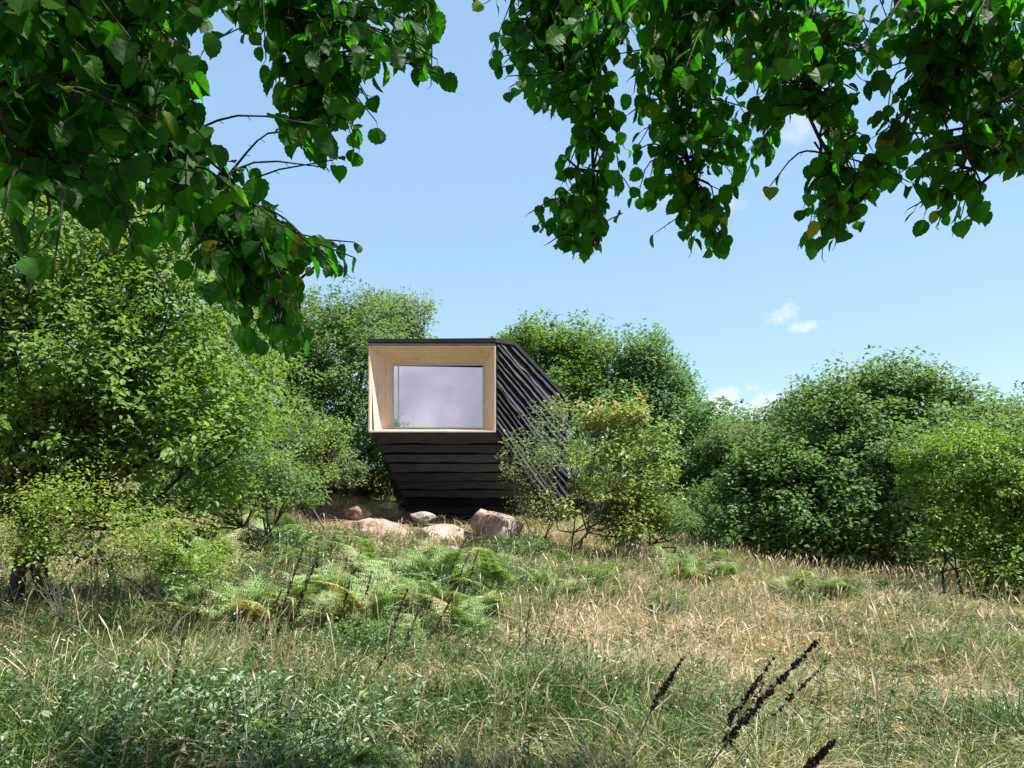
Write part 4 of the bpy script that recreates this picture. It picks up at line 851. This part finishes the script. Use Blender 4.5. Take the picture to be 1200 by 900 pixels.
dead_plant('cluster of tall dark seed stalks leaning right in the right foreground', [
    (838,905,959,750,3.3,.22,150,.034,.005),(828,905,908,770,3.3,.40,95,.029,.0045),(868,905,975,768,3.4,.42,55,.024,.0045),(850,905,895,800,3.5,.55,34,.022,.003),(900,880,966,812,3.3,.75,14,.018,.002)], 1)
dead_plant('dark seed spike leaning right, cut by the bottom edge of the view', [(905,960,978,868,2.9,.35,130,.036,.006)], 20)
dead_plant('single dark seed spike with a grey green stem left of the tallest stalks', [(735,905,801,770,4.1,.55,80,.034,.008)], 30)
def dead_at(label, lst, seed, mh='seedbrown', hs=.034, rs=.007):
    st_ = []
    for (xb, yb, xt, yt) in lst:
        Yg = gx(xb, yb)[1]; st_.append((xb, yb, xt, yt, Yg, .35, int(40+abs(yt-yb)*.5), hs, rs))
    dead_plant(label, st_, seed, mh=mh)
dead_at('group of tall brown dead stalks on the left slope, tallest of all', [(318,800,356,640),(332,795,375,645),(300,790,330,690),(345,760,362,668)], 40)
dead_at('thin dark stalks standing under the yellow green thorny shrub', [(118,800,108,650),(90,790,86,690)], 50, hs=.024, rs=.006)
dead_at('leaning brown stalks in the middle of the slope, left of centre', [(452,780,478,690),(470,785,492,712),(500,770,530,700),(485,760,512,690)], 60)
dead_at('long leaning brown stalks reaching up towards the large boulder', [(515,720,546,630),(530,715,553,640),(545,720,562,640)], 70)
dead_at('group of thin brown stems standing at the centre of the meadow', [(618,800,622,700),(632,790,657,705),(650,785,682,712),(612,795,610,730)], 80, hs=.018, rs=.006)
dead_at('short dark stalks between the left slope and the middle slope', [(400,760,410,680),(425,740,436,668)], 90)
dead_at('brown dead stalks in the left slope bracken near the rounded bush', [(245,720,253,620),(225,770,238,690)], 95)
dead_at('few brown stalks just below the reddish earth left of the cabin', [(385,690,392,625),(402,690,412,632),(372,700,374,640)], 96, hs=.04)
dead_at('thin pair of stalks at the lower left among pale herbs', [(200,850,215,745),(180,860,170,770)], 97, hs=.022, rs=.005)
dead_plant('long bare grey green stem leaning right at the bottom centre', [(392,880,455,765,4.4,.8,24,.02,.006)], 98)
dead_plant('dry brown fern stalks beside the leaning shrub stem', [(628,690,634,640,13,.9,10,.02,.01),(642,690,648,645,13,.9,10,.02,.01),(655,690,656,650,13,.9,10,.02,.01)], 99, mh='seedbrown')

# small flowers
def flower(px, py, Y, colr, label, size):
    m = G.setdefault(colr, noise_mat('petal', [(.3,colr),(.7,tuple(min(1,c*1.1) for c in colr))], 30, rough=.6, bump=.1))
    g = gp(px, Y); p = P(px, py, Y); p[2] = max(p[2], g[2]+.12); root = thing('flower', g, label, 'flower')
    S = MB(); c = curve([g-np.array([0,0,.02]), (g+p)/2+np.array([.01,0,0]), p], 6); tube(S, c, .0018, 4); S.build('stem', M['dockstem'], root)
    Hd = MB(); a = np.arange(9)/9*6.28; tip = np.column_stack([np.cos(a), np.sin(a)*.6, .5+0*a]); leaves(Hd, np.tile(p,(9,1)), tip, np.tile([0,-.5,1.],(9,1)), size, .5, T_kite(.3)); Hd.build('petals', m, root)
flower(430,822,5.4,(.75,.50,.02),'small yellow flower low in the grass left of bottom centre',.022)
flower(542,842,5.0,(.75,.75,.78),'small white flower head in the grass at bottom centre',.028)
flower(125,808,5.6,(.75,.48,.02),'tiny yellow flower among herbs in the lower left',.022)
flower(262,805,5.6,(.55,.42,.55),'pale lilac flower spike among herbs in the lower left',.03)
flower(642,765,7.6,(.70,.52,.05),'small yellow flower at the centre of the meadow beside thin brown stems',.03)

# ------------------------------------------------------------------ light, sky, camera
SUN = nrm(np.array([.55, -.14, .90])); el = math.asin(SUN[2]); az = math.atan2(SUN[0], SUN[1])
w = bpy.data.worlds.new('World'); bpy.context.scene.world = w; w.use_nodes = True; nt = w.node_tree; nt.nodes.clear(); L = nt.links.new
out = N(nt, 'ShaderNodeOutputWorld'); bg = N(nt, 'ShaderNodeBackground'); bg.inputs['Strength'].default_value = .098; L(bg.outputs[0], out.inputs[0])
sky = N(nt, 'ShaderNodeTexSky', sky_type='NISHITA', sun_disc=False, sun_elevation=el, sun_rotation=az, altitude=200.0, air_density=1.0, dust_density=.25, ozone_density=1.1)
tc = N(nt, 'ShaderNodeTexCoord')
pale = N(nt, 'ShaderNodeMix', data_type='RGBA'); pale.inputs['Factor'].default_value = .62; L(sky.outputs[0], pale.inputs['A']); pale.inputs['B'].default_value = (1.48,2.36,3.38,1)
prev = pale.outputs['Result']
nz = N(nt, 'ShaderNodeTexNoise', i_Scale=26.0, i_Detail=8.0, i_Roughness=.66); L(tc.outputs['Generated'], nz.inputs['Vector'])
def cloud(px, py, rx, ry, soft, amount, th=.5):
    global prev
    d = nrm(np.array([(px-CX)/F, 1, (HY-py)/F])); rgt = nrm(np.cross(d, [0,0,1])); upv = np.cross(rgt, d)
    s = N(nt, 'ShaderNodeVectorMath', operation='SUBTRACT'); L(tc.outputs['Generated'], s.inputs[0]); s.inputs[1].default_value = d
    def dot(v, sc):
        n_ = N(nt, 'ShaderNodeVectorMath', operation='DOT_PRODUCT'); L(s.outputs[0], n_.inputs[0]); n_.inputs[1].default_value = v/sc
        p_ = N(nt, 'ShaderNodeMath', operation='POWER'); a_ = N(nt, 'ShaderNodeMath', operation='ABSOLUTE'); L(n_.outputs['Value'], a_.inputs[0]); L(a_.outputs[0], p_.inputs[0]); p_.inputs[1].default_value = 2; return p_
    a, b = dot(rgt, rx/F), dot(upv, ry/F); c = N(nt, 'ShaderNodeMath', operation='ADD'); L(a.outputs[0], c.inputs[0]); L(b.outputs[0], c.inputs[1])
    f = N(nt, 'ShaderNodeMath', operation='MULTIPLY_ADD'); L(c.outputs[0], f.inputs[0]); f.inputs[1].default_value = -soft; L(nz.outputs['Fac'], f.inputs[2])
    mr = N(nt, 'ShaderNodeMapRange'); L(f.outputs[0], mr.inputs['Value']); mr.inputs['From Min'].default_value = th-.10; mr.inputs['From Max'].default_value = th+.12; mr.inputs['To Max'].default_value = amount
    dt = N(nt, 'ShaderNodeVectorMath', operation='DOT_PRODUCT'); L(tc.outputs['Generated'], dt.inputs[0]); dt.inputs[1].default_value = d
    gt = N(nt, 'ShaderNodeMath', operation='GREATER_THAN'); L(dt.outputs['Value'], gt.inputs[0]); gt.inputs[1].default_value = 0
    mu = N(nt, 'ShaderNodeMath', operation='MULTIPLY'); L(gt.outputs[0], mu.inputs[0]); L(mr.outputs[0], mu.inputs[1])
    mx = N(nt, 'ShaderNodeMix', data_type='RGBA'); L(mu.outputs[0], mx.inputs['Factor']); L(prev, mx.inputs['A']); mx.inputs['B'].default_value = (3.9,3.9,4.1,1); prev = mx.outputs['Result']
nzm = nz
cloud(918,368,34,24,.34,.8,.52)
cloud(944,383,34,10,.30,.75,.50)
cloud(868,480,60,26,.22,.9,.38)
cloud(945,140,60,60,.3,.4,.48)
cloud(815,240,70,20,.3,.45,.45)
# cloud bank behind the viewer (mirrored by the window)
sp = N(nt, 'ShaderNodeSeparateXYZ'); L(tc.outputs['Generated'], sp.inputs[0])
mr = N(nt, 'ShaderNodeMapRange'); L(sp.outputs['Y'], mr.inputs['Value']); mr.inputs['From Min'].default_value = -.15; mr.inputs['From Max'].default_value = -.6; mr.inputs['To Max'].default_value = 1
n3 = N(nt, 'ShaderNodeTexNoise', i_Scale=7.0, i_Detail=6.0, i_Roughness=.55); L(tc.outputs['Generated'], n3.inputs['Vector'])
r3 = ramp(nt, [(.36,(1.5,1.55,2.0)),(.5,(2.3,2.2,2.7)),(.64,(3.5,3.35,3.7))], n3.outputs['Fac'])
ms = N(nt, 'ShaderNodeMath', operation='MULTIPLY'); L(mr.outputs[0], ms.inputs[0]); ms.inputs[1].default_value = .9
mx = N(nt, 'ShaderNodeMix', data_type='RGBA'); L(ms.outputs[0], mx.inputs['Factor']); L(prev, mx.inputs['A']); L(r3.outputs[0], mx.inputs['B']); prev = mx.outputs['Result']
L(prev, bg.inputs['Color'])
sd = bpy.data.lights.new('sun', 'SUN'); sd.energy = 4.1; sd.angle = math.radians(.6); sd.color = (1,.955,.88)
so = bpy.data.objects.new('sun', sd); COL.objects.link(so)
from mathutils import Vector
so.rotation_euler = Vector(SUN).to_track_quat('Z', 'Y').to_euler(); so.location = (10,-10,30)
cd = bpy.data.cameras.new('camera'); co = bpy.data.objects.new('camera', cd); COL.objects.link(co)
cd.sensor_width = 36; cd.lens = 27; cd.shift_y = (HY-450)/1200; cd.clip_start = .05; cd.clip_end = 3000
co.location = (0,0,EYE); co.rotation_euler = (math.pi/2,0,0)
sc = bpy.context.scene; sc.camera = co
sc.render.engine = 'CYCLES'
sc.view_settings.view_transform = 'Standard'; sc.view_settings.look = 'None'; sc.view_settings.exposure = 1.5; sc.view_settings.gamma = 1
cy = sc.cycles; cy.max_bounces = 6; cy.diffuse_bounces = 4; cy.glossy_bounces = 3; cy.transmission_bounces = 4; cy.transparent_max_bounces = 8
cy.use_denoising = True; cy.denoiser = 'OPENIMAGEDENOISE'; cy.sample_clamp_indirect = 6; cy.caustics_reflective = False; cy.caustics_refractive = False
try: cy.denoising_input_passes = 'RGB_ALBEDO_NORMAL'
except Exception: pass
print('script', round(time.time()-T0,1))
